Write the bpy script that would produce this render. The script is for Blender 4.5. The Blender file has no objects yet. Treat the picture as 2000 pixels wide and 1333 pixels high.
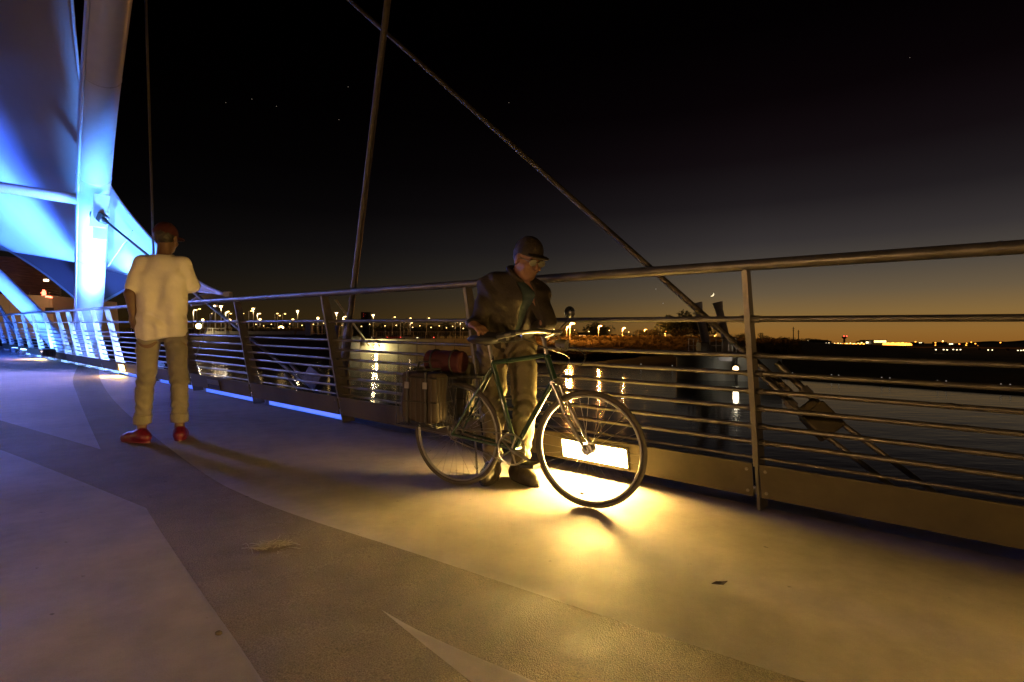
import bpy, bmesh, math, random
import numpy as np
from mathutils import Vector, Matrix

# ------------------------------------------------------------------ camera, sky, exposure
SC = bpy.context.scene
COL = SC.collection
F, HY, EYE = 1067.0, 669.0, 0.98           # focal length in photo pixels, horizon row, eye height over the deck
cam_d = bpy.data.cameras.new("camera")
cam = bpy.data.objects.new("camera", cam_d); COL.objects.link(cam)
cam.location = (0, 0, EYE); cam.rotation_euler = (math.radians(90), 0, 0)
cam_d.sensor_width = 36.0; cam_d.lens = 36.0 * F / 2000.0
cam_d.shift_y = (HY - 666.5) / 2000.0
cam_d.clip_start = 0.05; cam_d.clip_end = 30000
SC.camera = cam
SC.view_settings.view_transform = 'Standard'; SC.view_settings.look = 'None'
SC.view_settings.exposure = 0.0; SC.view_settings.gamma = 1.0
SC.cycles.use_denoising = True
SC.cycles.max_bounces = 6; SC.cycles.diffuse_bounces = 3; SC.cycles.glossy_bounces = 3
SC.cycles.sample_clamp_indirect = 4.0
SC.cycles.caustics_reflective = False; SC.cycles.caustics_refractive = False

def build_world():
    w = bpy.data.worlds.new("World"); SC.world = w; w.use_nodes = True
    nt = w.node_tree; N = nt.nodes; L = nt.links; N.clear()
    out = N.new('ShaderNodeOutputWorld'); bg = N.new('ShaderNodeBackground')
    tc = N.new('ShaderNodeTexCoord'); sep = N.new('ShaderNodeSeparateXYZ')
    L.new(tc.outputs['Generated'], sep.inputs[0])
    def m(op, a, b=None, **k):
        n = N.new('ShaderNodeMath'); n.operation = op
        for i, s in enumerate((a, b)):
            if s is None: continue
            if isinstance(s, (int, float)): n.inputs[i].default_value = s
            else: L.new(s, n.inputs[i])
        return n.outputs[0]
    el = m('MULTIPLY', m('ARCSINE', sep.outputs['Z']), 180 / math.pi)          # elevation in degrees
    t = m('DIVIDE', el, 40.0)
    rp = N.new('ShaderNodeValToRGB'); L.new(t, rp.inputs[0])
    cr = rp.color_ramp
    stops = [(0.0, (.255, .105, .018)), (1.0, (.275, .130, .027)), (2.6, (.235, .137, .042)), (4.6, (.138, .098, .054)),
             (7.0, (.073, .061, .049)), (9.5, (.038, .032, .032)), (13, (.0155, .0122, .0138)), (17, (.0066, .0042, .0053)),
             (22, (.0024, .0010, .0016)), (28, (.0006, .0002, .0004)), (34, (.0003, .0001, .0002)), (40, (.0001, .0001, .0001))]
    while len(cr.elements) > 1: cr.elements.remove(cr.elements[-1])
    cr.elements[0].position = 0; cr.elements[0].color = (*stops[0][1], 1)
    for e, c in stops[1:]:
        k = cr.elements.new(e / 40.0); k.color = (*c, 1)
    az = m('MULTIPLY', m('ARCTAN2', sep.outputs['X'], sep.outputs['Y']), 180 / math.pi)   # 0 straight ahead, + to the right
    mr = N.new('ShaderNodeMapRange'); L.new(az, mr.inputs[0])
    mr.inputs[1].default_value = -60; mr.inputs[2].default_value = 60; mr.inputs[3].default_value = 0; mr.inputs[4].default_value = 1
    r2 = N.new('ShaderNodeValToRGB'); L.new(mr.outputs[0], r2.inputs[0])
    c2 = r2.color_ramp
    pts = [(-60, .06), (-35, .07), (-16, .145), (0, .33), (12, .64), (24, .94), (45, 1.0), (60, .8)]
    while len(c2.elements) > 1: c2.elements.remove(c2.elements[-1])
    c2.elements[0].position = 0; c2.elements[0].color = (pts[0][1],) * 3 + (1,)
    for a, v in pts[1:]:
        k = c2.elements.new((a + 60) / 120.0); k.color = (v, v, v, 1)
    mx = N.new('ShaderNodeMix'); mx.data_type = 'RGBA'; mx.blend_type = 'MULTIPLY'; mx.inputs[0].default_value = 1
    L.new(rp.outputs[0], mx.inputs[6]); L.new(r2.outputs[0], mx.inputs[7])
    L.new(mx.outputs[2], bg.inputs[0]); bg.inputs[1].default_value = 1.0
    L.new(bg.outputs[0], out.inputs[0])
build_world()

# ------------------------------------------------------------------ frames of reference
_ux, _uy = -1240.0, 1067.0
_n = math.hypot(_ux, _uy)
U = Vector((_ux / _n, _uy / _n, 0)); V = Vector((U.y, -U.x, 0))     # along the bridge, across it towards the water
SLOPE = 37.0 / _n
ZW = -2.0                                                           # lake level
def D(t, v, h=0.0): return Vector((U.x * t + V.x * v, U.y * t + V.y * v, SLOPE * t + h))
def P(x, y, d): return Vector(((x - 1000) / F * d, d, EYE - (y - HY) / F * d))
def G(x, y, h=0.0):                                                  # a spot on the deck
    dx = (x - 1000) / F; dz = -(y - HY) / F
    l = (EYE - h) / (SLOPE * (dx * U.x + U.y) - dz)
    return Vector((dx * l, l, SLOPE * (dx * l * U.x + l * U.y) + h))
def srgb(r, g, b):
    f = lambda c: (c / 255 / 12.92) if c / 255 <= .04045 else ((c / 255 + .055) / 1.055) ** 2.4
    return (f(r), f(g), f(b))
random.seed(7)
RNG = np.random.default_rng(5)

# ------------------------------------------------------------------ mesh builder
class MB:
    def __init__(s): s.v = []; s.f = []
    def add(s, vs, fs):
        o = len(s.v); s.v.extend(Vector(p) for p in vs); s.f.extend([tuple(i + o for i in q) for q in fs]); return s
    def tube(s, p, q, r, r2=None, n=10): return s.path([p, q], [r, r if r2 is None else r2], n)
    def path(s, pts, r, n=10, cap=True, closed=False):
        pts = [Vector(p) for p in pts]
        if not hasattr(r, '__len__'): r = [r] * len(pts)
        m = len(pts); vs = []; fs = []; ref = None
        for i, p in enumerate(pts):
            if closed: t = pts[(i + 1) % m] - pts[i - 1]
            else: t = pts[min(i + 1, m - 1)] - pts[max(i - 1, 0)]
            t.normalize()
            if ref is None:
                a = Vector((0, 0, 1)) if abs(t.z) < .9 else Vector((1, 0, 0))
                ref = t.cross(a).normalized()
            ref = (ref - t * ref.dot(t)).normalized(); b = t.cross(ref)
            for k in range(n):
                an = 2 * math.pi * k / n
                vs.append(p + (ref * math.cos(an) + b * math.sin(an)) * r[i])
        for i in range(m if closed else m - 1):
            j = (i + 1) % m
            for k in range(n): fs.append((i * n + k, i * n + (k + 1) % n, j * n + (k + 1) % n, j * n + k))
        if cap and not closed: fs.append(tuple(range(n))[::-1]); fs.append(tuple((m - 1) * n + k for k in range(n)))
        return s.add(vs, fs)
    def box(s, c, ax, ay, az):
        c, ax, ay, az = map(Vector, (c, ax, ay, az)); vs = []
        for k in (-1, 1):
            for j in (-1, 1):
                for i in (-1, 1): vs.append(c + ax * i + ay * j + az * k)
        return s.add(vs, [(0, 2, 3, 1), (4, 5, 7, 6), (0, 1, 5, 4), (2, 6, 7, 3), (0, 4, 6, 2), (1, 3, 7, 5)])
    def bx(s, c, sx, sy, sz): return s.box(c, (sx / 2, 0, 0), (0, sy / 2, 0), (0, 0, sz / 2))
    def prism(s, poly, d):
        poly = [Vector(p) for p in poly]; d = Vector(d); m = len(poly)
        vs = poly + [p + d for p in poly]
        fs = [tuple(range(m))[::-1], tuple(range(m, 2 * m))] + [(i, (i + 1) % m, m + (i + 1) % m, m + i) for i in range(m)]
        return s.add(vs, fs)
    def lathe(s, prof, c=(0, 0, 0), n=16, a0=0):
        c = Vector(c); vs = []; fs = []
        for r, z in prof:
            for k in range(n):
                an = 2 * math.pi * k / n + a0; vs.append(c + Vector((r * math.cos(an), r * math.sin(an), z)))
        for i in range(len(prof) - 1):
            for k in range(n): fs.append((i * n + k, i * n + (k + 1) % n, (i + 1) * n + (k + 1) % n, (i + 1) * n + k))
        fs.append(tuple(range(n))[::-1]); fs.append(tuple((len(prof) - 1) * n + k for k in range(n)))
        return s.add(vs, fs)
    def ball(s, c, r, n=10, m=6):
        c = Vector(c); rx, ry, rz = (r, r, r) if not hasattr(r, '__len__') else r
        prof = [(math.sin(math.pi * i / m), -math.cos(math.pi * i / m)) for i in range(m + 1)]
        vs = []; fs = []
        for a, z in prof:
            for k in range(n):
                an = 2 * math.pi * k / n; vs.append(c + Vector((max(a, .02) * rx * math.cos(an), max(a, .02) * ry * math.sin(an), rz * z)))
        for i in range(m):
            for k in range(n): fs.append((i * n + k, i * n + (k + 1) % n, (i + 1) * n + (k + 1) % n, (i + 1) * n + k))
        return s.add(vs, fs)
    def build(s, name, mat, parent=None, smooth=None, origin=None, bevel=0):
        me = bpy.data.meshes.new(name)
        o0 = Vector(origin) if origin is not None else (Vector(parent['_o']) if parent is not None and '_o' in parent else None)
        o0 = o0 if o0 is not None else Vector((0, 0, 0))
        me.from_pydata([tuple(p - o0) for p in s.v], [], s.f); me.update()
        bm = bmesh.new(); bm.from_mesh(me); bmesh.ops.recalc_face_normals(bm, faces=bm.faces[:]); bm.to_mesh(me); bm.free()
        if smooth is not None:
            me.polygons.foreach_set('use_smooth', [True] * len(me.polygons))
            try: me.set_sharp_from_angle(angle=math.radians(smooth))
            except Exception: pass
        o = bpy.data.objects.new(name, me); COL.objects.link(o)
        if mat: me.materials.append(mat)
        if parent: o.parent = parent
        else: o.location = o0
        if bevel:
            b = o.modifiers.new('bevel', 'BEVEL'); b.width = bevel; b.segments = 2; b.limit_method = 'ANGLE'
        return o

def tag(o, label, cat, group=None, kind=None):
    if label: o['label'] = label
    if cat: o['category'] = cat
    if group: o['group'] = group
    if kind: o['kind'] = kind
    return o
def struct(o, kind='structure'): o['kind'] = kind; return o
def empty(name, loc, label=None, cat=None, group=None):
    o = bpy.data.objects.new(name, None); COL.objects.link(o); o.location = loc
    o['_o'] = tuple(loc); o.empty_display_size = .1
    return tag(o, label, cat, group)
def local(o): o['_o'] = (0, 0, 0); return o                          # parts are given in the thing's own frame
def copy_tree(o, parent=None):
    c = o.copy(); COL.objects.link(c)
    if parent: c.parent = parent
    for ch in list(o.children): copy_tree(ch, c)
    return c
def light(kind, name, loc, power, color, parent=None, aim=None, **k):
    d = bpy.data.lights.new(name, kind); d.energy = power; d.color = color
    for a, b in k.items(): setattr(d, a, b)
    o = bpy.data.objects.new(name, d); COL.objects.link(o)
    off = Vector(parent['_o']) if parent and parent.get('_o') else Vector((0, 0, 0))
    o.location = Vector(loc) - off
    if aim is not None: o.rotation_euler = (Vector(aim) - Vector(loc)).to_track_quat('-Z', 'Y').to_euler()
    if parent: o.parent = parent
    return o

# ------------------------------------------------------------------ materials
def mat(name, col, rough=.6, metal=0.0, var=0.0, vscale=4.0, bump=0.0, bscale=40.0, spec=.5, stretch=None, detail=4, col2=None, thr=None, coat=0.0):
    m = bpy.data.materials.new(name); m.use_nodes = True
    nt = m.node_tree; N = nt.nodes; L = nt.links; b = N['Principled BSDF']
    b.inputs['Base Color'].default_value = (*col, 1); b.inputs['Roughness'].default_value = rough
    b.inputs['Metallic'].default_value = metal; b.inputs['Specular IOR Level'].default_value = spec
    if coat: b.inputs['Coat Weight'].default_value = coat
    tc = N.new('ShaderNodeTexCoord'); src = tc.outputs['Object']
    if stretch:
        mp = N.new('ShaderNodeMapping'); mp.inputs['Scale'].default_value = stretch; L.new(src, mp.inputs[0]); src = mp.outputs[0]
    if var or col2:
        n = N.new('ShaderNodeTexNoise'); n.inputs['Scale'].default_value = vscale; n.inputs['Detail'].default_value = detail
        n.inputs['Roughness'].default_value = .62
        L.new(src, n.inputs['Vector'])
        r = N.new('ShaderNodeValToRGB'); L.new(n.outputs['Fac'], r.inputs[0])
        a, z = thr if thr else (.3, .7)
        r.color_ramp.elements[0].position = a; r.color_ramp.elements[1].position = z
        c2 = col2 if col2 else tuple(min(1, c * (1 + var)) for c in col)
        c1 = col if col2 else tuple(c * (1 - var) for c in col)
        r.color_ramp.elements[0].color = (*c1, 1); r.color_ramp.elements[1].color = (*c2, 1)
        L.new(r.outputs[0], b.inputs['Base Color'])
        rr = N.new('ShaderNodeMapRange'); L.new(n.outputs['Fac'], rr.inputs[0])
        rr.inputs[3].default_value = max(0.02, rough - .12); rr.inputs[4].default_value = min(1, rough + .12)
        L.new(rr.outputs[0], b.inputs['Roughness'])
    if bump:
        n2 = N.new('ShaderNodeTexNoise'); n2.inputs['Scale'].default_value = bscale; n2.inputs['Detail'].default_value = 5
        L.new(src, n2.inputs['Vector'])
        bp = N.new('ShaderNodeBump'); bp.inputs['Strength'].default_value = bump; bp.inputs['Distance'].default_value = .02
        L.new(n2.outputs['Fac'], bp.inputs['Height']); L.new(bp.outputs[0], b.inputs['Normal'])
    return m
def glow(name, col, strength):
    m = bpy.data.materials.new(name); m.use_nodes = True; nt = m.node_tree
    b = nt.nodes['Principled BSDF']; b.inputs['Base Color'].default_value = (.8, .8, .8, 1)
    b.inputs['Emission Color'].default_value = (*col, 1); b.inputs['Emission Strength'].default_value = strength
    return m

def concrete_deck(name, base, speck, grain, stones=False):
    """broom-finished concrete: clouds, small dark pits, fine grain and blotchy stains"""
    m = bpy.data.materials.new(name); m.use_nodes = True
    nt = m.node_tree; N = nt.nodes; L = nt.links; b = N['Principled BSDF']
    tc = N.new('ShaderNodeTexCoord'); mp = N.new('ShaderNodeMapping'); L.new(tc.outputs['Object'], mp.inputs[0])
    mp.inputs['Rotation'].default_value = (0, 0, math.atan2(U.y, U.x)); 
    def noise(scale, detail=5, rough=.6, vec=None):
        n = N.new('ShaderNodeTexNoise'); n.inputs['Scale'].default_value = scale; n.inputs['Detail'].default_value = detail
        n.inputs['Roughness'].default_value = rough; L.new(vec if vec else mp.outputs[0], n.inputs['Vector']); return n.outputs['Fac']
    def ramp(f, stops):
        r = N.new('ShaderNodeValToRGB'); L.new(f, r.inputs[0]); e = r.color_ramp.elements
        e[0].position, e[0].color = stops[0][0], (*([stops[0][1]] * 3), 1)
        e[1].position, e[1].color = stops[-1][0], (*([stops[-1][1]] * 3), 1)
        return r.outputs[0]
    def mul(a, c):
        x = N.new('ShaderNodeMix'); x.data_type = 'RGBA'; x.blend_type = 'MULTIPLY'; x.inputs[0].default_value = 1
        L.new(a, x.inputs[6]) if not isinstance(a, tuple) else setattr(x.inputs[6], 'default_value', (*a, 1))
        L.new(c, x.inputs[7]); return x.outputs[2]
    c = mul(base, ramp(noise(.9), [(.25, .74), (.75, 1.12)]))
    c = mul(c, ramp(noise(7), [(.3, .86), (.7, 1.08)]))
    c = mul(c, ramp(noise(220, 2), [(.3, 1 - speck), (.7, 1 + speck * .6)]))
    vo = N.new('ShaderNodeTexVoronoi'); vo.inputs['Scale'].default_value = 9; L.new(mp.outputs[0], vo.inputs['Vector'])
    pit = N.new('ShaderNodeMath'); pit.operation = 'ADD'; L.new(vo.outputs['Distance'], pit.inputs[0])
    L.new(noise(30), pit.inputs[1])
    c = mul(c, ramp(pit.outputs[0], [(.43, .5), (.50, 1.0)]))
    L.new(c, b.inputs['Base Color'])
    L.new(ramp(noise(5), [(.3, .58), (.7, .82)]), b.inputs['Roughness']); b.inputs['Specular IOR Level'].default_value = .22
    bp = N.new('ShaderNodeBump'); bp.inputs['Strength'].default_value = grain; bp.inputs['Distance'].default_value = .006
    add = N.new('ShaderNodeMath'); add.operation = 'ADD'
    L.new(noise(150, 3), add.inputs[0]); 
    st = N.new('ShaderNodeMapping'); st.inputs['Scale'].default_value = (4, 160, 1); L.new(mp.outputs[0], st.inputs[0])
    L.new(noise(1.0, 2, .5, st.outputs[0]), add.inputs[1])
    h = add.outputs[0]
    if stones:
        v2 = N.new('ShaderNodeTexVoronoi'); v2.inputs['Scale'].default_value = 230; L.new(mp.outputs[0], v2.inputs['Vector'])
        iv = N.new('ShaderNodeMath'); iv.operation = 'MULTIPLY_ADD'; L.new(v2.outputs['Distance'], iv.inputs[0]); iv.inputs[1].default_value = -2.4; L.new(h, iv.inputs[2]); h = iv.outputs[0]
    L.new(h, bp.inputs['Height']); L.new(bp.outputs[0], b.inputs['Normal'])
    return m

M = {}
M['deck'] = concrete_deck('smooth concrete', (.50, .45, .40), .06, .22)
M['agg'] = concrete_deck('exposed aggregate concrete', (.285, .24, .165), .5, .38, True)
M['galv'] = mat('weathered galvanised steel', (.24, .22, .16), .42, .75, .22, 9, .08, 90)
M['panel'] = mat('dull steel plate', (.105, .085, .035), .55, .35, .3, 3, .05, 60)
M['white'] = mat('white painted steel', (.72, .72, .74), .32, 0, .05, 3, .03, 30, coat=.3)
M['beam'] = mat('pale painted edge beam', (.55, .54, .55), .5, 0, .15, 5)
M['cable'] = mat('twisted strand cable', (.15, .13, .08), .5, .6, .2, 20, .6, 60)
M['dsteel'] = mat('dark cast steel', (.16, .15, .13), .5, .6, .3, 12, .1, 60)
M['fabric'] = mat('white tensile fabric', (.74, .73, .72), .75, 0, .04, 1.2, .02, 60)
M['mesh'] = mat('brown mesh fabric', (.14, .10, .085), .9, 0, .3, 60, stretch=(30, 1, 1))
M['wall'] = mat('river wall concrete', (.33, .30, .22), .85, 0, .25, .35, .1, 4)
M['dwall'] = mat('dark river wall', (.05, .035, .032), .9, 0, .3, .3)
M['pier'] = mat('grey pier concrete', (.25, .25, .25), .8, 0, .2, .5)
M['bank'] = mat('dry earth bank', (.11, .075, .04), .95, 0, .4, .08, .4, 1.0)
def grass_mat(name, col):
    m = mat(name, col, .9, 0, .4, .4); nt = m.node_tree; b = nt.nodes['Principled BSDF']
    tr = nt.nodes.new('ShaderNodeBsdfTranslucent'); tr.inputs[0].default_value = (*[c * 1.2 for c in col], 1)
    mx = nt.nodes.new('ShaderNodeMixShader'); mx.inputs[0].default_value = .45
    nt.links.new(b.outputs[0], mx.inputs[1]); nt.links.new(tr.outputs[0], mx.inputs[2]); nt.links.new(mx.outputs[0], nt.nodes['Material Output'].inputs[0]); return m
M['grass'] = grass_mat('dry shore grass', (.24, .165, .07))
M['leaf'] = mat('dark foliage', (.045, .055, .022), .8, 0, .5, .8)
M['leaf2'] = grass_mat('dusty desert foliage', (.12, .10, .045))
M['bark'] = mat('bark', (.06, .045, .03), .9, 0, .3, 8)
M['dark'] = mat('near black', (.015, .014, .014), .7)
M['pole'] = mat('lamp pole paint', (.42, .38, .3), .5, .3)
M['cream'] = mat('cream stucco', (.50, .38, .22), .8, 0, .1, .5)
M['drum'] = mat('copper louvres', (.17, .10, .09), .45, .5, .3, .6, stretch=(1, 1, 14))
M['paver'] = mat('grey plaza paving', (.16, .14, .11), .9, 0, .2, .3)
M['steelgate'] = mat('black gate steel', (.02, .02, .02), .7)
M['violet'] = mat('grey hydraulic steel', (.30, .29, .34), .5, .2, .15, 2)
M['g_warm'] = glow('warm lamp lens', (1.0, .72, .28), 60)
M['g_step'] = glow('small warm lens', (1.0, .60, .22), 7)
M['g_blue'] = glow('blue flood lens', (.25, .5, 1.0), 12)
M['g_led'] = glow('blue light strip', (.03, .16, 1.0), 1.15)
M['g_ledw'] = glow('pale blue light strip', (.30, .56, 1.0), 1.6)
M['g_lampw'] = glow('lit warm white bulb', (1.0, .60, .18), 5.5)
M['g_lamps'] = glow('lit pale bulb', (1.0, .80, .45), 3.5)
M['g_lampo'] = glow('lit sodium bulb', (1.0, .33, .035), 5)
M['g_lampr'] = glow('red beacon', (1.0, .06, .04), 7)
M['g_lampg'] = glow('green signal', (.3, 1.0, .7), 6)
M['g_moon'] = glow('moonlit limb', (1.0, .82, .48), 1.5)
M['g_star_buoy'] = glow('faint star and buoy glow', (1.0, .9, .75), .22)
M['g_win'] = glow('lit windows', (1.0, .78, .42), 5)
M['g_wino'] = glow('amber lit windows', (1.0, .5, .14), 1.1)
M['g_red'] = glow('red neon', (1.0, .10, .05), 6)
BLUE = (.045, .17, 1.0)
WARM = (1.0, .60, .14)

# ------------------------------------------------------------------ bridge deck
def deck_sheet(name, poly, h, m):
    bm = bmesh.new(); vs = [bm.verts.new(D(t, v, h)) for t, v in poly]; f = bm.faces.new(vs)
    if f.normal.z < 0: f.normal_flip()
    bmesh.ops.triangulate(bm, faces=[f], ngon_method='EAR_CLIP'); bmesh.ops.recalc_face_normals(bm, faces=bm.faces[:])
    for q in bm.faces:
        if q.normal.z < 0: q.normal_flip()
    me = bpy.data.meshes.new(name); bm.to_mesh(me); bm.free(); me.materials.append(m)
    o = bpy.data.objects.new(name, me); COL.objects.link(o); return struct(o)
def spline(pts, n=6):
    out = []
    for i in range(len(pts) - 1):
        p0, p1, p2, p3 = pts[max(i - 1, 0)], pts[i], pts[i + 1], pts[min(i + 2, len(pts) - 1)]
        for k in range(n):
            s = k / n
            out.append(tuple(.5 * (2 * b + (c - a) * s + (2 * a - 5 * b + 4 * c - d) * s * s + (3 * b - a - 3 * c + d) * s ** 3) for a, b, c, d in zip(p0, p1, p2, p3)))
    out.append(tuple(pts[-1])); return out
VE = 3.36
slab = MB().prism([D(-14, -3.3), D(-14, VE), D(60, VE), D(60, -3.3)], (0, 0, -.32)).build('bridge_deck', M['deck']); struct(slab)
up = spline([(17.9, 3.9), (14.63, 3.16), (12.12, 2.65), (9.0, 2.10), (6.27, 1.71), (4.08, 1.455), (3.3, 1.42), (2.66, 1.46), (1.88, 1.56), (.48, 1.72), (-1.5, 2.0), (-5, 2.5), (-12, 3.3)])
lo1 = spline([(-12, -1.5), (-4, -.1), (0, .47), (1.51, .70), (2.14, .78), (2.91, .88), (3.45, .955)])
lo2 = spline([(3.45, .955), (4.66, .80), (5.89, .63), (8, .3), (12, -.35), (20, -1.8)])
mid1 = spline([(20, -1.1), (12, .15), (7.67, .83), (5.36, 1.17)])
mid2 = spline([(5.36, 1.17), (7.18, 1.45), (9.63, 1.84), (13.0, 2.41), (17.64, 3.4), (19, 3.8)])
clampv = lambda q: [(t, min(v, VE - .01)) for t, v in q]
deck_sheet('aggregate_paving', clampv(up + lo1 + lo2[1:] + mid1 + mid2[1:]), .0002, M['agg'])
deck_sheet('concrete_wedge', [(1.61, 1.16)] + spline([(1.61, 1.16), (1.36, 1.165), (.94, 1.215), (-.5, 1.42), (-3, 1.8)])[1:] + spline([(-3, .75), (-.5, .9), (1.09, 1.09), (1.61, 1.16)])[:-1], .0004, M['deck'])
eb = MB()
eb.box(D(23, 3.60, -.10), U * 37 + Vector((0, 0, SLOPE * 37)), V * .235, (0, 0, .035))
eb.box(D(23, 3.86, -.22), U * 37 + Vector((0, 0, SLOPE * 37)), V * .02, (0, 0, .2))
struct(eb.build('bridge_edge_beam', M['beam']))

# ------------------------------------------------------------------ railing
TA, BAY = .962, 2.13
RV = lambda h: 3.27 - .185 * h                                      # the posts lean in over the walkway
def R(t, h, dv=0.0): return D(t, RV(h) + dv, h)
POSTN = [-3, -2, -1, 0, 1, 2, 3, 4, 5, 5.9, 6.45, 7.0, 7.55, 8.1, 8.9, 9.75, 10.6, 11.5, 12.4, 13.3]
rail = empty('bridge_railing', D(TA, 3.27), 'long steel bridge railing with leaning fin posts and round bars over the water', 'railing')
fin = MB()
def fin_at(t, m):
    lo, hi = 0.0, 1.345
    a = U * .008
    p = [R(t, lo, 0), R(t, hi, 0), R(t, hi, .075), R(t, .3, .135), R(t, lo, .15)]
    m.prism([q - a for q in p], a * 2)
for n in POSTN:
    m = MB(); t = TA + BAY * n; fin_at(t, m)
    if n < 6:                                                       # sleeves for the bars, bolts for the kick panels
        for h in (.392, .485, .588, .685, .785, .885): m.tube(R(t - .045, h, .06), R(t + .045, h, .06), .0185, n=10)
        m.tube(R(t - .05, 1.085, .045), R(t + .05, 1.085, .045), .021, n=10)
        for s in (-1, 1):
            for h in (.115, .24): m.tube(R(t + s * .05, h, .0), R(t + s * .05, h, -.018), .009, n=6)
    m.build('post', M['galv'], rail, smooth=30)
    fl = MB(); fl.box(R(t, .80, -.004), U * .0145, V * .004, (R(t, 1.34) - R(t, .26)) / 2)
    fl.build('post_flange', M['galv'], rail)
T0, T1 = TA + BAY * -3.2, TA + BAY * 13.4
def bar(name, h, r, dv, n=12):
    m = MB(); m.tube(R(T0, h, dv), R(T1, h, dv), r, n=n)
    return m, name
m, nm = bar('handrail', 1.372, .030, .03, 20)
for k in range(-3, 14):
    if k % 2: m.tube(R(TA + BAY * (k + .52), 1.372, .03), R(TA + BAY * (k + .52) + .012, 1.372, .03), .0315, n=20)
m.build(nm, M['galv'], rail, smooth=40)
m, nm = bar('mid_rail', 1.085, .0165, .045, 12); m.build(nm, M['galv'], rail, smooth=40)
for i, h in enumerate((.30, .392, .485, .588, .685, .785, .885)):
    m, nm = bar('rail_bar', h, .014 if i else .009, .06, 10)
    for k in range(-3, 13):
        t = TA + BAY * (k + .5) + .05 * i
        m.tube(R(t, h, .06), R(t + .02, h, .06), .0165 if i else .011, n=10)
    m.build(nm, M['galv'], rail, smooth=40)
for a, b in zip(POSTN[:-1], POSTN[1:]):
    m = MB(); t0, t1 = TA + BAY * a + .021, TA + BAY * b - .021
    c = (R(t0, .178, -.006) + R(t1, .178, -.006)) / 2
    m.box(c, (R(t1, .178) - R(t0, .178)) / 2, V * .004, (R(t0, .272) - R(t0, .084)) / 2)
    m.box((R(t0, .274, .0) + R(t1, .274, .0)) / 2, (R(t1, .178) - R(t0, .178)) / 2, V * .014, (0, 0, .003))
    m.build('kick_panel', M['panel'], rail)

# lamps let into the kick panels
def step_light(t, w, lit, label, group, m_lens, hh=.064, hc=.171):
    up_ = (R(t, 1) - R(t, 0)).normalized(); out = -V
    c = R(t, hc, -.012)
    e = empty('step_light', c, label, 'lamp', group)
    fr = MB(); du = U * (w / 2) + Vector((0, 0, SLOPE * w / 2)); f = .012
    for s in (-1, 1):
        fr.box(c + up_ * s * (hh + f / 2) + out * .006, du + U * f, V * .006, up_ * (f / 2))
        fr.box(c + du * s + U * s * f / 2 + out * .006, U * f / 2, V * .006, up_ * hh)
    for s in (-1, 1):
        for q in (-1, 1): fr.tube(c + du * s + up_ * q * hh + out * .012, c + du * s + up_ * q * hh + out * .015, .005, n=8)
    fr.build('frame', M['panel'], e)
    MB().box(c + out * .002, du, V * .002, up_ * hh).build('lens', m_lens, e)
    if not lit:
        lv = MB()
        for k in range(3): lv.box(c + up_ * (hh * (.1 + .4 * k)) + out * .008, du * .98, V * .006, up_ * .010)
        lv.build('louvre', M['galv'], e)
    return e, c, up_
SLG = 'lamps let into the railing kick panels'
M['lens_off'] = mat('unlit glass lens', (.08, .09, .13), .2)
s0, c0, u0 = step_light(2.03, .52, True, 'blazing warm rectangular lamp in the railing kick panel behind the bicycle', SLG, M['g_warm'])
light('AREA', 'lamp_light', c0 - V * .03, 120, WARM, s0, c0 - V * 1.0 - Vector((0, 0, .32)), shape='RECTANGLE', size=.5, size_y=.12)
def lamp_t(x): 
    dx = (x - 1000) / F; vv = RV(.17); Y = vv / (V.y + V.x * dx)
    return (U.y + U.x * dx) * Y
s1, c1, u1 = step_light(lamp_t(420), .42, False, 'unlit louvred lamp box in the kick panel right of the man in the pale shirt', SLG, M['lens_off'])
s2, c2, u2 = step_light(lamp_t(240), .42, True, 'glowing amber lamp in the kick panel just left of the standing man', SLG, M['g_step'])
light('AREA', 'lamp_light', c2 - V * .03, 26, WARM, s2, c2 - V * 1.0 - Vector((0, 0, .75)), shape='RECTANGLE', size=.42, size_y=.12)
s3, c3, u3 = step_light(lamp_t(85), .42, True, 'glowing amber lamp in the far kick panel beside the blue floodlights', SLG, M['g_step'])
light('AREA', 'lamp_light', c3 - V * .03, 26, WARM, s3, c3 - V * 1.0 - Vector((0, 0, .75)), shape='RECTANGLE', size=.42, size_y=.12)

# the low parapet across the walkway, behind the camera, carries unseen lamps aimed as warm fill on deck and sail
par = empty('bridge_parapet', D(4, -3.1), 'low steel parapet with unseen fill lamps along the near side of the walkway', 'parapet')
MB().box(D(9, -3.1, .30), U * 20 + Vector((0, 0, SLOPE * 20)), V * .02, (0, 0, .22)).build('kick_panel', M['panel'], par)
MB().tube(D(-11, -3.1, 1.3), D(29, -3.1, 1.3), .04).build('handrail', M['galv'], par, smooth=40)
for k in range(-5, 15, 2):
    MB().box(D(k * 2.13, -3.1, .66), U * .012, V * .05, (0, 0, .66)).build('post', M['galv'], par)
OPP = [(-3.6, 74, -1.9), (2.2, 74, -1.9), (8.2, 55, 4.0), (14.2, 14, -1.4)]
for k, (t, p, rise) in enumerate(OPP):
    c = D(t, -3.06, .40)
    MB().box(c, U * .22, V * .012, (0, 0, .06)).build('lamp_lens', M['g_step'], par)
    light('AREA', 'lamp_light', c + V * .05, p, (1.0, .57, .27), par, c + V * 3 + Vector((0, 0, rise)), shape='RECTANGLE', size=.42, size_y=.14)

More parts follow.
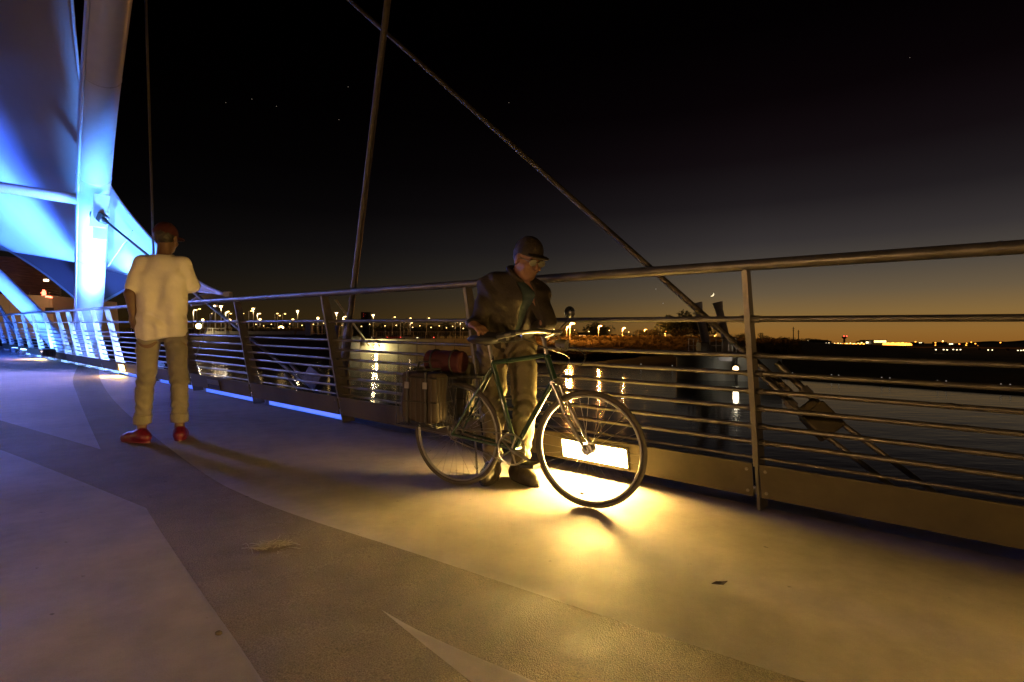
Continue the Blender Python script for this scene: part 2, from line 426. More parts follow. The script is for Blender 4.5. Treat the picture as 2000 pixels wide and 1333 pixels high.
# blue light strip along the deck edge, broken at the posts
FL = 'blue light strips along the deck edge'
for i, (a, b) in enumerate(zip(POSTN[5:-3], POSTN[6:-2])):
    t0, t1 = TA + BAY * a + .17, TA + BAY * b - .17
    if i == 0: t1 = t1; t0 = t0 + .0
    m_ = MB(); m_.box((D(t0, 3.41, .012) + D(t1, 3.41, .012)) / 2, (D(t1, 3.4) - D(t0, 3.4)) / 2, V * .012, (0, 0, .026))
    nth = ['nearest to the camera', 'second', 'third', 'fourth', 'fifth', 'sixth', 'seventh', 'eighth', 'ninth', 'tenth', 'eleventh', 'twelfth', 'thirteenth'][i]
    o = m_.build('light_strip', M['g_led'] if i < 4 else M['g_ledw'])
    tag(o, 'blue light strip under the kick panel, %s counted from the cyclist' % (nth if i else 'first'), 'light strip', FL)

# ------------------------------------------------------------------ arch, strut, cables
DT = .63
arch_pts = [D(20.4, 4.05, -1.4), D(19.5, 3.9, .1), D(17.9, 3.66, 1.75), D(15.75, 3.28, 3.72), D(13.4, 2.88, 5.25), D(11.05, 2.52, 6.42), D(8.5, 2.1, 7.3), D(5.5, 1.7, 8.0), D(1, 1.3, 8.6)]
arch = empty('bridge_arch', arch_pts[1], 'thick white tubular bridge arch rising beside the sail, lit blue white at its foot', 'arch')
sp = [Vector(p) for p in spline([tuple(p) for p in arch_pts], 8)]
MB().path(sp, DT / 2, 32).build('tube', M['white'], arch, smooth=60)
def off(p, t): return p + (Vector((t.y, -t.x, 0)).normalized() * .80 + Vector((0, 0, -.6))) * (DT / 2 + .02)
cd = [off(sp[i], sp[i + 1] - sp[i]) for i in range(8, len(sp) - 1)]
MB().path(cd, .028, 8).build('conduit', M['white'], arch, smooth=60)
for i in (12, 20, 27, 35, 43):
    q = (sp[i + 1] - sp[i]).normalized(); MB().tube(sp[i] - q * .012, sp[i] + q * .012, DT / 2 + .006, n=32).build('weld_seam', M['beam'], arch, smooth=50)
smid = D(15.5, 3.25, 3.86)
MB().tube(smid, D(15.5, -3.25, 3.86), .115, n=20).build('cross_strut', M['white'], arch, smooth=60)
MB().path([Vector(p) for p in spline([tuple(D(t, -v, h)) for t, v, h in ((19.5, 3.9, .1), (17.9, 3.66, 1.75), (15.75, 3.28, 3.72), (13.4, 2.88, 5.25), (11.05, 2.52, 6.42))], 6)], DT / 2, 24).build('opposite_tube', M['white'], arch, smooth=60)
lug = P(192, 422, 12.05)
lm = MB()
lm.box(lug + Vector((.05, -.02, .1)), U * .02, V * .15, Vector((.05, 0, .36)))
lm.box(lug + Vector((.02, .02, -.3)), U * .02, V * .13, (0, 0, .22))
lm.build('lug_plate', M['white'], arch, bevel=.01)
far = empty('bridge_arch', P(132, 700, 17.5), 'white tube of the next arch slanting up to the left frame edge', 'arch')
MB().path([P(150, 735, 17.4), P(112, 670, 17.6), P(66, 612, 17.9), P(0, 546, 18.3), P(-90, 470, 18.9)], .235, 24).build('tube', M['white'], far, smooth=60)
pb = MB(); c = D(19.8, 4.4); pb.lathe([(1.3, -3.5), (1.3, -.55), (1.2, -.45)], Vector((c.x, c.y, SLOPE * 19.8)), 28)
tag(pb.build('bridge_pier', M['pier'], smooth=40), 'round concrete pier at the foot of the white arch tubes', 'pier')

def cable(label, a, b, r, parts=True, name='stay_cable', group='steel stay cables of the bridge'):
    e = empty(name, b, label, 'cable', group)
    MB().tube(a, b, r, n=10).build('strand', M['cable'], e, smooth=60)
    return e
# near diagonal: strand, socket block, side rods, anchor rods
pa = Vector(D(12.0, 3.0, 8.6))
p0 = P(690, 9, 5.8); p1 = P(1432, 672, 3.70); p2 = P(1545, 768, 3.52)
dr = (p1 - p0).normalized()
c1_ = empty('stay_cable', p2, 'long thick stay cable crossing the sky down to a clamp right of the railing post', 'cable', 'steel stay cables of the bridge')
MB().tube(p0 - dr * 5.5, p2, .0215, n=14).build('strand', M['cable'], c1_, smooth=60)
q0 = P(1490, 708, 3.6); q1 = P(1600, 818, 3.42); q2 = P(1790, 962, 3.15)
ad = (q1 - q0).normalized(); side = ad.cross(Vector((0, 1, 0))).normalized(); dep = ad.cross(side)
sk = MB(); sk.box(q1 + ad * .02, ad * .095, side * .085, dep * .05); sk.box(q1 - ad * .09, ad * .03, side * .06, dep * .04)
sk.build('socket', M['panel'], c1_, bevel=.012)
for s, L0, L1 in ((-1, -.42, .95), (1, -.42, .95)):
    m = MB(); o_ = side * (.062 * s)
    ad2 = (q2 - q1).normalized()
    m.tube(q1 + o_ + ad * L0, q1 + o_, .022, n=10); m.tube(q1 + o_, q1 + o_ + ad2 * L1, .0165, n=10)
    m.build('anchor_rod', M['galv'], c1_, smooth=60)
    MB().tube(q1 + o_ - ad * .20, q1 + o_ - ad * .14, .036, n=6).build('nut', M['galv'], c1_)
# the far diagonal, from the arch lug to the deck edge
r0 = lug + Vector((.12, -.05, -.06)); r1 = P(600, 752, 7.35)
c2_ = empty('stay_cable', r1, 'dark stay cable running from the clevis on the white arch down behind the railing', 'cable', 'steel stay cables of the bridge')
MB().tube(r0, r1, .026, n=10).build('strand', M['cable'], c2_, smooth=60)
dd = (r1 - r0).normalized(); sd = dd.cross(Vector((0, 1, 0))).normalized()
cl = MB(); cl.box(r0 - dd * .10, dd * .26, sd * .09, dd.cross(sd) * .08); cl.tube(r0 - dd * .22 - V * .16, r0 - dd * .22 + V * .16, .07, n=12); cl.tube(r0 + dd * .12, r0 + dd * .3, .06, .035, n=12)
cl.build('clevis', M['dsteel'], c2_, bevel=.015)
MB().box(r1 + Vector((.1, 0, .08)), dd * .16, sd * .12, dd.cross(sd) * .06).build('socket', M['dsteel'], c2_, bevel=.01)
for s in (-1, 1): MB().tube(r1 + sd * .08 * s - dd * .5, r1 + sd * .08 * s + dd * .9 + Vector((0, 0, -.2)), .026, n=8).build('anchor_rod', M['dsteel'], c2_)
h1 = empty('hanger_rod', P(670, 742, 6.6), 'steel hanger rod rising steeply out of frame behind the second post from the cyclist', 'cable', 'steel hanger rods')
MB().tube(P(768, -90, 5.1) * 1.9 - P(668, 752, 6.65) * .9, P(668, 752, 6.65), .032, n=10).build('rod', M['cable'], h1, smooth=60)
MB().tube(P(681, 640, 6.45), P(668, 752, 6.65), .052, n=10).build('sleeve', M['dsteel'], h1, smooth=60)
h2 = empty('hanger_rod', P(306, 700, 11.6), 'thin hanger rod rising above the head of the man in the pale shirt', 'cable', 'steel hanger rods')
MB().tube(P(282, -90, 9.8) * 1.4 - P(306, 700, 11.6) * .4, P(306, 700, 11.6), .022, n=8).build('rod', M['cable'], h2, smooth=60)
h3 = empty('brace_rod', P(372, 718, 9.6), 'slim bracing rod slanting down left behind the bars beside the standing man', 'cable')
MB().tube(P(425, 590, 9.2), P(372, 722, 9.6), .011, n=8).build('rod', M['galv'], h3, smooth=60)
h4 = empty('brace_rod', P(40, 660, 20), 'thin dark bracing rod at the left frame edge above the railing', 'cable')
MB().tube(P(-40, 540, 20), P(45, 672, 20), .06, n=8).build('rod', M['dsteel'], h4, smooth=60)

# ------------------------------------------------------------------ fabric sails
def coons(Rr, Ll, T, B, ns, nu):
    def samp(pts, n): 
        s = spline(pts, 12); k = len(s) - 1
        return [Vector(s[min(k, round(i * k / n))]) for i in range(n + 1)]
    R_, L_, T_, B_ = samp(Rr, ns), samp(Ll, ns), samp(T, nu), samp(B, nu)
    g = []
    for i in range(ns + 1):
        s = i / ns; row = []
        for j in range(nu + 1):
            u = j / nu
            q = (1 - s) * T_[j] + s * B_[j] + (1 - u) * R_[i] + u * L_[i] - ((1 - s) * (1 - u) * R_[0] + (1 - s) * u * L_[0] + s * (1 - u) * R_[-1] + s * u * L_[-1])
            row.append(q)
        g.append(row)
    return g
def sail_mesh(g):
    m = MB(); ns, nu = len(g), len(g[0])
    vs = [P(*q) for r in g for q in r]
    m.add(vs, [(i * nu + j, i * nu + j + 1, (i + 1) * nu + j + 1, (i + 1) * nu + j) for i in range(ns - 1) for j in range(nu - 1)])
    return m
Rr = [(125, -260, 11.2), (140, 0, 11.6), (162, 190, 12.4), (206, 348, 13.0), (300, 472, 12.6), (380, 546, 11.3), (440, 577, 10.1)]
Bb = [(440, 577, 10.1), (375, 566, 11.6), (262, 539, 14.4), (150, 512, 17.2), (0, 488, 20.5), (-250, 464, 22.5), (-600, 440, 23)]
Ll = [(-600, -260, 13.0), (-600, 0, 14.2), (-600, 200, 17.4), (-600, 340, 20.8), (-600, 440, 23)]
Tt = [(125, -260, 11.2), (-100, -260, 12.0), (-350, -260, 12.6), (-600, -260, 13.0)]
sail = empty('fabric_sail', P(440, 578, 10.1), 'large white fabric shade sail glowing blue, swooping down to a pointed corner at the railing', 'shade sail')
so = sail_mesh(coons(Rr, Ll, Tt, Bb, 40, 40)).build('fabric', M['fabric'], sail, smooth=180)
ec = spline(Rr, 8); MB().path([P(*q) for q in ec], .035, 8).build('edge_cable', M['white'], sail, smooth=60)
ec = spline(Bb, 8); MB().path([P(*q) for q in ec], .03, 8).build('edge_cable', M['white'], sail, smooth=60)
sm = MB()
for a, b in (((262, 452, 12.93), (215, 520, 13.9)),):
    sm.path([P(*[x + (y - x) * k / 8 for x, y in zip(a, b)]) - Vector((0, .06, 0)) for k in range(9)], .012, 6)
sm.build('seam', M['beam'], sail)
cp = MB(); e_ = P(441, 577, 10.05)
cp.box(e_ + Vector((.02, 0, -.02)), (.10, 0, 0), (0, .02, 0), (0, 0, .05)); cp.bx(P(445, 579, 10.05), .12, .12, .16); cp.bx(P(441, 586, 10.05), .30, .16, .06)
cp.build('corner_plate', M['white'], sail, bevel=.01)
am = MB(); am.path([P(372, 594, 9.7), P(392, 586, 9.8), P(415, 582, 9.9), P(445, 585, 10.05)], [.05, .10, .08, .05], 10); am.build('outrigger', M['white'], sail, smooth=60)
s2o = empty('fabric_sail', P(172, 604, 23), 'dark brown mesh shade sail hanging behind the white arch foot', 'shade sail')
A_, B_, C_, D_ = (10, 486, 24.5), (172, 606, 22.5), (300, 536, 20.5), (150, 480, 23.5)
gg = [[tuple((1 - s) * ((1 - u) * a + u * b) + s * ((1 - u) * d + u * c) + (k == 1) * (14 * math.sin(math.pi * u) * (1 - s)) * -0.6 for k, (a, b, c, d) in enumerate(zip(A_, B_, C_, D_))) for u in [j / 10 for j in range(11)]] for s in [i / 10 for i in range(11)]]
sail_mesh(gg).build('fabric', M['mesh'], s2o, smooth=180)
MB().path([P(*gg[0][j]) for j in range(11)], .045, 8).build('edge_cable', M['pole'], s2o)
MB().path([P(*gg[i][10]) for i in range(11)], .045, 8).build('edge_cable', M['pole'], s2o)

# blue floodlights
FG = 'blue floodlights at the foot of the far railing'
def flood(c, aim, label, power, ang, col=BLUE, blend=.6, s=1.0):
    e = empty('flood_light', c, label, 'floodlight', FG)
    d = (Vector(aim) - Vector(c)).normalized(); a = d.cross(Vector((0, 0, 1))).normalized(); b = a.cross(d)
    c = Vector(c); a, b = a * s, b * s
    m = MB(); m.box(c - d * .06, a * .13, b * .10, d * .05); m.box(c - d * .12, a * .1, b * .07, d * .02)
    for k in range(5): m.box(c - d * .15 + a * (.04 * (k - 2)), a * .004, b * .07, d * .03)
    m.build('housing', M['dsteel'], e, bevel=.01)
    y = MB(); 
    for s in (-1, 1): y.box(c - d * .06 + a * .145 * s + Vector((0, 0, -.07)), a * .006, d * .02, (0, 0, .09))
    y.bx(c - d * .06 + Vector((0, 0, -.16)), .3, .06, .012); y.build('bracket', M['galv'], e)
    MB().box(c - d * .005, a * .11, b * .08, d * .004).build('lens', M['g_blue'], e)
    if power: light('SPOT', 'flood_beam', c + d * .25, power, col, e, aim, spot_size=math.radians(ang), spot_blend=blend, shadow_soft_size=.22)
    return e
def lampside(x, vv, h):
    dx = (x - 1000) / F; Y = vv / (V.y + V.x * dx); return D((U.y + U.x * dx) * Y, vv, h)
flood(lampside(29, 2.95, .26), P(70, 430, 18.6), 'left one of the two blue floodlights by the far kick panel', 1200, 95, s=.55)
flood(lampside(46, 2.95, .26), P(120, 400, 16.6), 'right one of the two blue floodlights by the far kick panel', 900, 95, s=.55)
flood(D(15.0, 4.35, .12), P(178, 500, 13.4), 'blue floodlight outside the railing aimed up the white arch tube', 6000, 55, (.10, .32, 1.0))
flood(D(12.2, 4.7, -.1), P(215, 430, 13.5), 'blue floodlight outside the railing aimed at the low corner of the sail', 4000, 95, (.06, .28, 1.0), 1.0)
flood(D(14.0, .5, .3), P(265, 452, 12.9), 'added unseen blue floodlight on the walkway brightening the sail right of the arch tube', 4200, 62, (.06, .28, 1.0), 1.0)  # added out of view to brighten the sail beside the arch
flood(D(11.0, 4.3, -.1), P(70, 400, 16), 'blue floodlight outside the railing aimed at the wide middle of the sail', 5200, 80, (.15, .24, 1.0), 1.0)
flood(D(23, 1.2, 1.1), D(11, 1.6, 0), 'blue floodlight beyond the arch aimed back along the walkway', 700, 62, (.22, .28, 1.0), 1.0)
flood(D(19.0, -.4, .3), P(-260, 400, 19.5), 'added unseen blue floodlight bouncing off the sail onto the walkway', 18000, 150, (.04, .13, 1.0), 1.0)  # added out of view; its bounce off the sail tints the deck
flood(D(15.4, .9, 3.62), D(12.8, 1.1, 0), 'added unseen blue floodlight under the cross strut tinting the walkway', 1500, 125, (.25, .29, 1.0), 1.0)  # added out of view to colour the walkway blue from above
flood(D(19.5, 1.2, .3), P(70, 425, 18.4), 'added unseen blue floodlight on the deck for the hot spot on the sail', 3600, 85, (.07, .26, 1.0), 1.0)  # added out of view for a hot spot low on the sail
flood(D(19.0, 3.0, .3), P(40, 580, 18.1), 'added blue floodlight on the walkway brightening the foot of the next arch tube', 1100, 70, (.10, .32, 1.0))  # added because the next arch tube came out too dim
for t, p in ((-2.2, 560), (-6.5, 400)):                                   # the railing carries on past the right frame edge with its next lamps
    c = R(t, .171, -.02); MB().box(c, U * .25, V * .006, (0, 0, .06)).build('lamp_lens', M['g_step'], rail)
    light('AREA', 'lamp_light', c - V * .03, p, WARM, rail, c - V * 1.0 - Vector((0, 0, .3)), shape='RECTANGLE', size=.5, size_y=.12)

# ------------------------------------------------------------------ lake, far banks
def water_mat():
    m = bpy.data.materials.new('lake water'); m.use_nodes = True; nt = m.node_tree; N = nt.nodes; L = nt.links; b = N['Principled BSDF']
    b.inputs['Base Color'].default_value = (.010, .011, .012, 1); b.inputs['Roughness'].default_value = .10; b.inputs['IOR'].default_value = 1.33; b.inputs['Specular IOR Level'].default_value = .13
    tc = N.new('ShaderNodeTexCoord')
    def nz(sc, d):
        mp = N.new('ShaderNodeMapping'); mp.inputs['Scale'].default_value = sc; L.new(tc.outputs['Object'], mp.inputs[0])
        n = N.new('ShaderNodeTexNoise'); n.inputs['Scale'].default_value = 1; n.inputs['Detail'].default_value = d; L.new(mp.outputs[0], n.inputs['Vector']); return n.outputs['Fac']
    a = N.new('ShaderNodeMath'); a.operation = 'ADD'; L.new(nz((.35, .8, 1), 3), a.inputs[0])
    k = N.new('ShaderNodeMath'); k.operation = 'MULTIPLY'; L.new(nz((1.6, 3.2, 1), 3), k.inputs[0]); k.inputs[1].default_value = .45
    L.new(k.outputs[0], a.inputs[1])
    bp = N.new('ShaderNodeBump'); bp.inputs['Strength'].default_value = .5; bp.inputs['Distance'].default_value = .035
    L.new(a.outputs[0], bp.inputs['Height']); L.new(bp.outputs[0], b.inputs['Normal'])
    return m
M['water'] = water_mat()
DAM = [(-330, 151), (-60, 151), (-42, 151), (3, 81.5), (18.4, 57.8), (22.8, 43.5), (29.0, 30.9), (60, -20), (95, -80)]
wv = [(-400, -90), (-400, 170)] + DAM[1:] + [(95, -90)]
bm = bmesh.new(); f = bm.faces.new([bm.verts.new((x, y, ZW)) for x, y in wv])
if f.normal.z < 0: f.normal_flip()
me = bpy.data.meshes.new('water'); bmesh.ops.triangulate(bm, faces=[f]); bm.to_mesh(me); bm.free(); me.materials.append(M['water'])
o = bpy.data.objects.new('water', me); COL.objects.link(o); struct(o)

# the land beyond: one sheet, described by profiles along bearings (photo column -> [(distance, height)...])
PR = {
 -900: [(112, 2.2), (200, 3.0), (700, 4.0), (5000, 9)],
 100: [(112, 2.3), (200, 3.0), (700, 4.0), (5000, 9)],
 640: [(113.6, 2.4), (200, 3.0), (700, 4.0), (5000, 9)],
 700: [(114, 2.3), (152, 1.65), (300, 2.6), (700, 3.5), (5000, 9)],
 706: [(151.6, 1.6), (200, 1.7), (300, 2.6), (700, 3.5), (5000, 9)],
 1000: [(151.6, 1.6), (200, 1.7), (300, 2.6), (700, 3.5), (5000, 9)],
 1025: [(82, -2.4), (90, -1.1), (97, -.45), (150, 1.6), (185, 2.1), (300, 2.4), (700, 3.0), (5000, 8)],
 1340: [(58.5, -2.4), (66, -1.5), (82, -.55), (150, 1.5), (185, 2.1), (300, 2.4), (700, 3.0), (5000, 8)],
 1440: [(50, -2.6), (60, -2.0), (105, .5), (160, 1.5), (300, 1.9), (700, 2.4), (5000, 8)],
 1560: [(43.8, -3.0), (60, -3.2), (120, -1.0), (190, .9), (330, 1.6), (700, 1.8), (5000, 7)],
 1640: [(40, -3.2), (80, -3.4), (190, -2.2), (330, -.8), (450, -.4), (800, -2), (5000, -6)],
 1760: [(36, -3.4), (100, -3.6), (300, -3.4), (600, -4.6), (900, -5.5), (1500, -7.5), (5000, -9)],
 2000: [(31, -3.5), (100, -3.8), (300, -3.8), (700, -5), (1300, -7.5), (5000, -9)],
 2600: [(24, -3.5), (100, -3.8), (300, -3.8), (700, -5), (1300, -7.5), (5000, -9)],
}
keys = sorted(PR)
def prof(x):
    x = min(max(x, keys[0]), keys[-1])
    for a, b in zip(keys[:-1], keys[1:]):
        if a <= x <= b: s = (x - a) / (b - a); return PR[a], PR[b], s
def ht(x, d):
    a, b, s = prof(x)
    h = lambda p: float(np.interp(d, [q[0] for q in p], [q[1] for q in p]))
    return h(a) * (1 - s) + h(b) * s
cols = sorted(set([k for k in range(-900, 2601, 25)] + keys)); NR = 46
vs = []; fs = []
for x in cols:
    a, b, s = prof(x); s0 = a[0][0] * (1 - s) + b[0][0] * s
    for k in range(NR + 1):
        d = s0 * (5000 / s0) ** ((k / NR) ** 1.3)
        z = ht(x, d) + (0 if k < 2 else random.uniform(-1, 1) * min(.22, .0018 * d))
        vs.append(((x - 1000) / F * d, d, z))
W_ = NR + 1
for i in range(len(cols) - 1):
    for k in range(NR): fs.append((i * W_ + k, (i + 1) * W_ + k, (i + 1) * W_ + k + 1, i * W_ + k + 1))
g = MB(); g.add(vs, fs); struct(g.build('far_bank', M['bank'], smooth=180))
def gp(x, d, dz=0): return Vector(((x - 1000) / F * d, d, ht(x, d) + dz))
hl = MB(); hv = [(1880, 672), (1905, 669.5), (1925, 667), (1940, 666.4), (1955, 667.2), (1972, 668), (1990, 665.8), (2020, 663.5), (2080, 666), (2150, 670), (2200, 672)]
top = [P(x, y, 9000) for x, y in hv]
hl.add(top + [Vector((p.x, p.y - 900, -30)) for p in top] + [Vector((p.x, p.y + 900, -30)) for p in top],
       [(i, i + 1, len(top) + i + 1, len(top) + i) for i in range(len(top) - 1)] + [(i, i + 1, 2 * len(top) + i + 1, 2 * len(top) + i) for i in range(len(top) - 1)])
struct(hl.build('hills', M['dark']))

# river walls
def wall(name, pts, zt, zb, th, m, label, joints=0):
    e = empty(name, (pts[0][0], pts[0][1], zb), label, 'wall'); w = MB(); cp_ = MB(); jn = MB()
    for (x0, y0), (x1, y1) in zip(pts[:-1], pts[1:]):
        a, b = Vector((x0, y0, 0)), Vector((x1, y1, 0)); d = (b - a).normalized(); nrm = Vector((d.y, -d.x, 0))
        w.prism([a + Vector((0, 0, zb)), b + Vector((0, 0, zb)), b + Vector((0, 0, zt)), a + Vector((0, 0, zt))], nrm * -th)
        cp_.box((a + b) / 2 + Vector((0, 0, zt + .13)) - nrm * (th / 2 - .1), (b - a) / 2, nrm * (th / 2 + .15), (0, 0, .125))
        if joints:
            n = int((b - a).length / joints)
            for k in range(1, n): 
                p = a + d * (k * joints); jn.box(p + nrm * .012 + Vector((0, 0, (zt + zb) / 2)), d * .05, nrm * .012, (0, 0, (zt - zb) / 2 - .02))
    w.build('wall_face', m, e); cp_.build('coping', m, e)
    if joints: jn.build('joint', M['dark'], e)
    return e
wx = lambda x, d: ((x - 1000) / F * d, d)
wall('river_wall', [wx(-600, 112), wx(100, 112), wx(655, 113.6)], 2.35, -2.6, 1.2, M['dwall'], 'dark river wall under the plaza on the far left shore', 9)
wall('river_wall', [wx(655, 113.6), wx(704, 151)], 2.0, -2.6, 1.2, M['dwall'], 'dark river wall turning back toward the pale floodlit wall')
wall('river_wall', [wx(704, 151), wx(1026, 151)], 1.62, -2.6, 1.0, M['wall'], 'pale concrete river wall lit by a bright lamp', 5.2)
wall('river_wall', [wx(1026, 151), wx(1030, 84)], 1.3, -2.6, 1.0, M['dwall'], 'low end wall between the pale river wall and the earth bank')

def fence(name, pts, h, step, label, m, infill=True):
    e = empty(name, pts[0], label, 'fence'); 
    a, b = Vector(pts[0]), Vector(pts[1]); d = b - a; n = max(2, int(d.length / step))
    for k in range(n + 1):
        p = a + d * k / n; MB().bx(p + Vector((0, 0, h / 2)), .14, .14, h).build('post', m, e)
    MB().tube(a + Vector((0, 0, h)), b + Vector((0, 0, h)), .07, n=6).build('rail', m, e)
    MB().tube(a + Vector((0, 0, .2)), b + Vector((0, 0, .2)), .05, n=6).build('rail', m, e)
    if infill:
        q = MB(); k = int(d.length / .55)
        for i in range(k): p = a + d * (i + .5) / k; q.bx(p + Vector((0, 0, h / 2)), .035, .035, h - .1)
        q.build('pickets', m, e)
    return e
fence('metal_fence', (gp(735, 152.6, .2), gp(1000, 152.6, .2)), 2.1, 3.2, 'tall grey railing on top of the pale floodlit river wall', M['pole'])
fence('metal_fence', (gp(-60, 112.8, .25), gp(300, 112.8, .25)), 1.2, 2.5, 'black picket fence along the plaza edge at far left', M['dark'])
fence('metal_fence', (gp(366, 113, .2), gp(440, 113, .2)), 1.3, 2.4, 'short picket fence under the brightest left lamp', M['pole'])
fence('metal_fence', (gp(610, 113.2, .2), gp(648, 113.2, .2)), 1.9, 2.2, 'white picket fence between the grey gate pillar and the second railing post', M['pole'])
gpil = MB().bx(gp(603, 113.4, 1.2), 1.1, 1.1, 2.4).bx(gp(603, 113.4, 2.45), 1.3, 1.3, .16)
tag(gpil.build('gate_pillar', M['pier'], bevel=.03), 'square grey gate pillar on the dark river wall', 'pillar')
for x, hh_ in ((655, 3.9), (679, 4.2)):
    t = MB(); b_ = P(x - 5, 680, 60); t.tube(b_ + Vector((0, 0, -2.2)), P(x + 1, 634 if x > 660 else 638, 60), .42, n=12); t.tube(P(x + 1, 634 if x > 660 else 638, 60), P(x + 1.2, 632 if x > 660 else 636, 60), .5, n=12)
    tag(t.build('mooring_post', M['dsteel'], smooth=50), 'dark stubby mooring post in the lake, %s of a leaning pair' % ('left' if x < 660 else 'right'), 'post', 'leaning mooring posts')
sp_ = MB(); a_, b_ = gp(722, 150, 0), P(655, 586, 151)
sp_.tube(Vector((a_.x, a_.y, 0)), b_, .32, .28, n=8); tag(sp_.build('leaning_mast', M['pole'], smooth=50), 'pale slanting mast standing at the end of the floodlit wall', 'mast')
pl = MB(); pl.box((gp(500, 113.6, 0) + Vector((0, 0, .5))), ((gp(590, 113.6) - gp(390, 113.6)) / 2), (0, .3, 0), (0, 0, .4))
tag(pl.build('planter_wall', M['wall']), 'long low planter wall holding ornamental grass on the plaza', 'planter')

# ------------------------------------------------------------------ lamps
def lamp_proto(kind):
    e = local(empty('street_lamp', (0, 0, 0)))
    if kind == 'twin':
        MB().tube((0, 0, 0), (0, 0, 9.6), .16, .12, 8).build('pole', M['pole'], e, smooth=60)
        MB().box((0, 0, 9.75), (.6, 0, 0), (0, .3, 0), (0, 0, .09)).build('lamp_head', M['pole'], e)
        MB().ball((0, -.12, 9.5), (.50, .36, .24)).build('bulb', M['g_lampw'], e)
    elif kind == 'globe':
        MB().tube((0, 0, 0), (0, 0, 4.2), .11, .09, 8).build('pole', M['pole'], e, smooth=60)
        MB().ball((0, 0, 4.4), (.34, .34, .30)).build('bulb', M['g_lampw'], e)
    elif kind == 'arm':
        MB().path([(0, 0, 0), (0, 0, 6.6), (.12, 0, 6.9), (.9, 0, 7.0)], [.12, .10, .09, .07], 8).build('pole', M['pole'], e, smooth=60)
        MB().ball((.8, -.1, 6.9), (.30, .24, .14)).build('bulb', M['g_lampw'], e)
    elif kind == 'sodium':
        MB().path([(0, 0, 0), (0, 0, 5.0), (.15, 0, 5.35), (.8, 0, 5.45)], [.13, .10, .09, .07], 8).build('pole', M['pole'], e, smooth=60)
        MB().ball((.75, -.1, 5.35), (.50, .34, .24)).build('bulb', M['g_lampo'], e)
    return e
ORD = ['first', 'second', 'third', 'fourth', 'fifth', 'sixth', 'seventh', 'eighth', 'ninth', 'tenth', 'eleventh', 'twelfth', 'thirteenth', 'fourteenth', 'fifteenth', 'sixteenth', 'seventeenth', 'eighteenth', 'nineteenth', 'twentieth'] + ['twenty-' + q for q in ('first', 'second', 'third', 'fourth', 'fifth', 'sixth', 'seventh', 'eighth', 'ninth')] + ['thirtieth'] + ['thirty-' + q for q in ('first', 'second', 'third', 'fourth', 'fifth', 'sixth', 'seventh', 'eighth', 'ninth')]
HT = {'twin': 9.5, 'globe': 4.4, 'arm': 6.9, 'sodium': 5.35}
SOD = .78
def row(kind, spots, what, group, power, color, every=1, base=None):
    for i, (x, y) in enumerate(spots):
        d = None
        lo, hi = 118.0, 3000.0                                       # distance at which a lamp of this height reaches that row
        for _ in range(50):
            md = math.sqrt(lo * hi)
            yy = HY - (ht(x, md) + HT[kind] * (SOD if kind == 'sodium' else 1) - EYE) * F / md
            if yy < y: lo = md
            else: hi = md
        d = lo if not base else base
        loc = gp(x, d)
        k = (EYE - (y - HY) / F * d - loc.z) / HT[kind]
        e = lamp_proto(kind); e.location = loc; e.scale = (1 + (k - 1) * .5, 1, k)
        tag(e, what % ORD[i], 'lamp', group)
        if power and i % every == 0:
            l = light('POINT', 'lamp_light', (0, -.6, HT[kind] - .5), power * every, color, None, shadow_soft_size=.3); l.parent = e
row('twin', [(421, 598), (432, 599), (495, 603.5), (581.5, 608), (657.5, 612), (729, 616)], 'tall bright plaza lamp, %s from the left in the row of tallest lamps', 'tall bright plaza lamps', 900, (1, .72, .36))
row('globe', [(396, 625), (449, 625.5), (508, 624.5), (572, 625), (621, 622), (642, 626)], 'short globe lamp post on the plaza, %s from the left', 'short globe lamps on the plaza', 60, (1, .8, .5), 2)
row('arm', [(378, 606), (384, 604), (410, 613), (420, 611), (438, 611), (441, 609), (446, 613), (462, 609), (470, 613), (486, 608), (503, 613), (537, 613), (542, 617), (552, 613.5), (668, 624), (670, 619), (766, 620), (782, 630), (789, 630), (797, 622)],
    'slender car park lamp with a short arm, %s from the left', 'slender car park lamps', 120, (1, .8, .5), 5)
row('arm', [(801, 631), (833, 622), (889, 630), (899, 630), (1027, 632), (1036, 629), (1070, 637)], 'slender lamp by the road behind the cyclist, %s from the left', 'slender road lamps', 60, (1, .75, .45), 3)
row('sodium', [(1107, 638), (1113, 632), (1169, 637), (1216, 641), (1259, 644), (1286, 650.5), (1299, 648), (1334, 651), (1367, 652.5), (1396, 653.5), (1446, 656.5)], 'orange street lamp above the lit grass bank, %s from the left', 'orange street lamps along the far shore', 9000, (1, .40, .07))
row('sodium', [(1480.5, 659), (1494, 660), (1505, 661), (1517.5, 662), (1530, 662.7), (1542.5, 663.5)], 'small distant orange street lamp right of the tall railing post, %s from the left', 'distant orange street lamps', 7000, (1, .40, .07), 2)
wl = empty('wall_lamp', gp(735, 150.2, .2), 'bright lamp fixed to the pale concrete river wall', 'lamp')
MB().bx(P(735, 671, 150.4), .8, .5, .35).build('housing', M['pole'], wl); MB().ball(P(735, 677, 150.2), (.6, .3, .5)).build('bulb', M['g_lampw'], wl)
light('POINT', 'lamp_light', P(735, 678, 149.4), 3600, (1, .84, .42), wl, shadow_soft_size=.3)
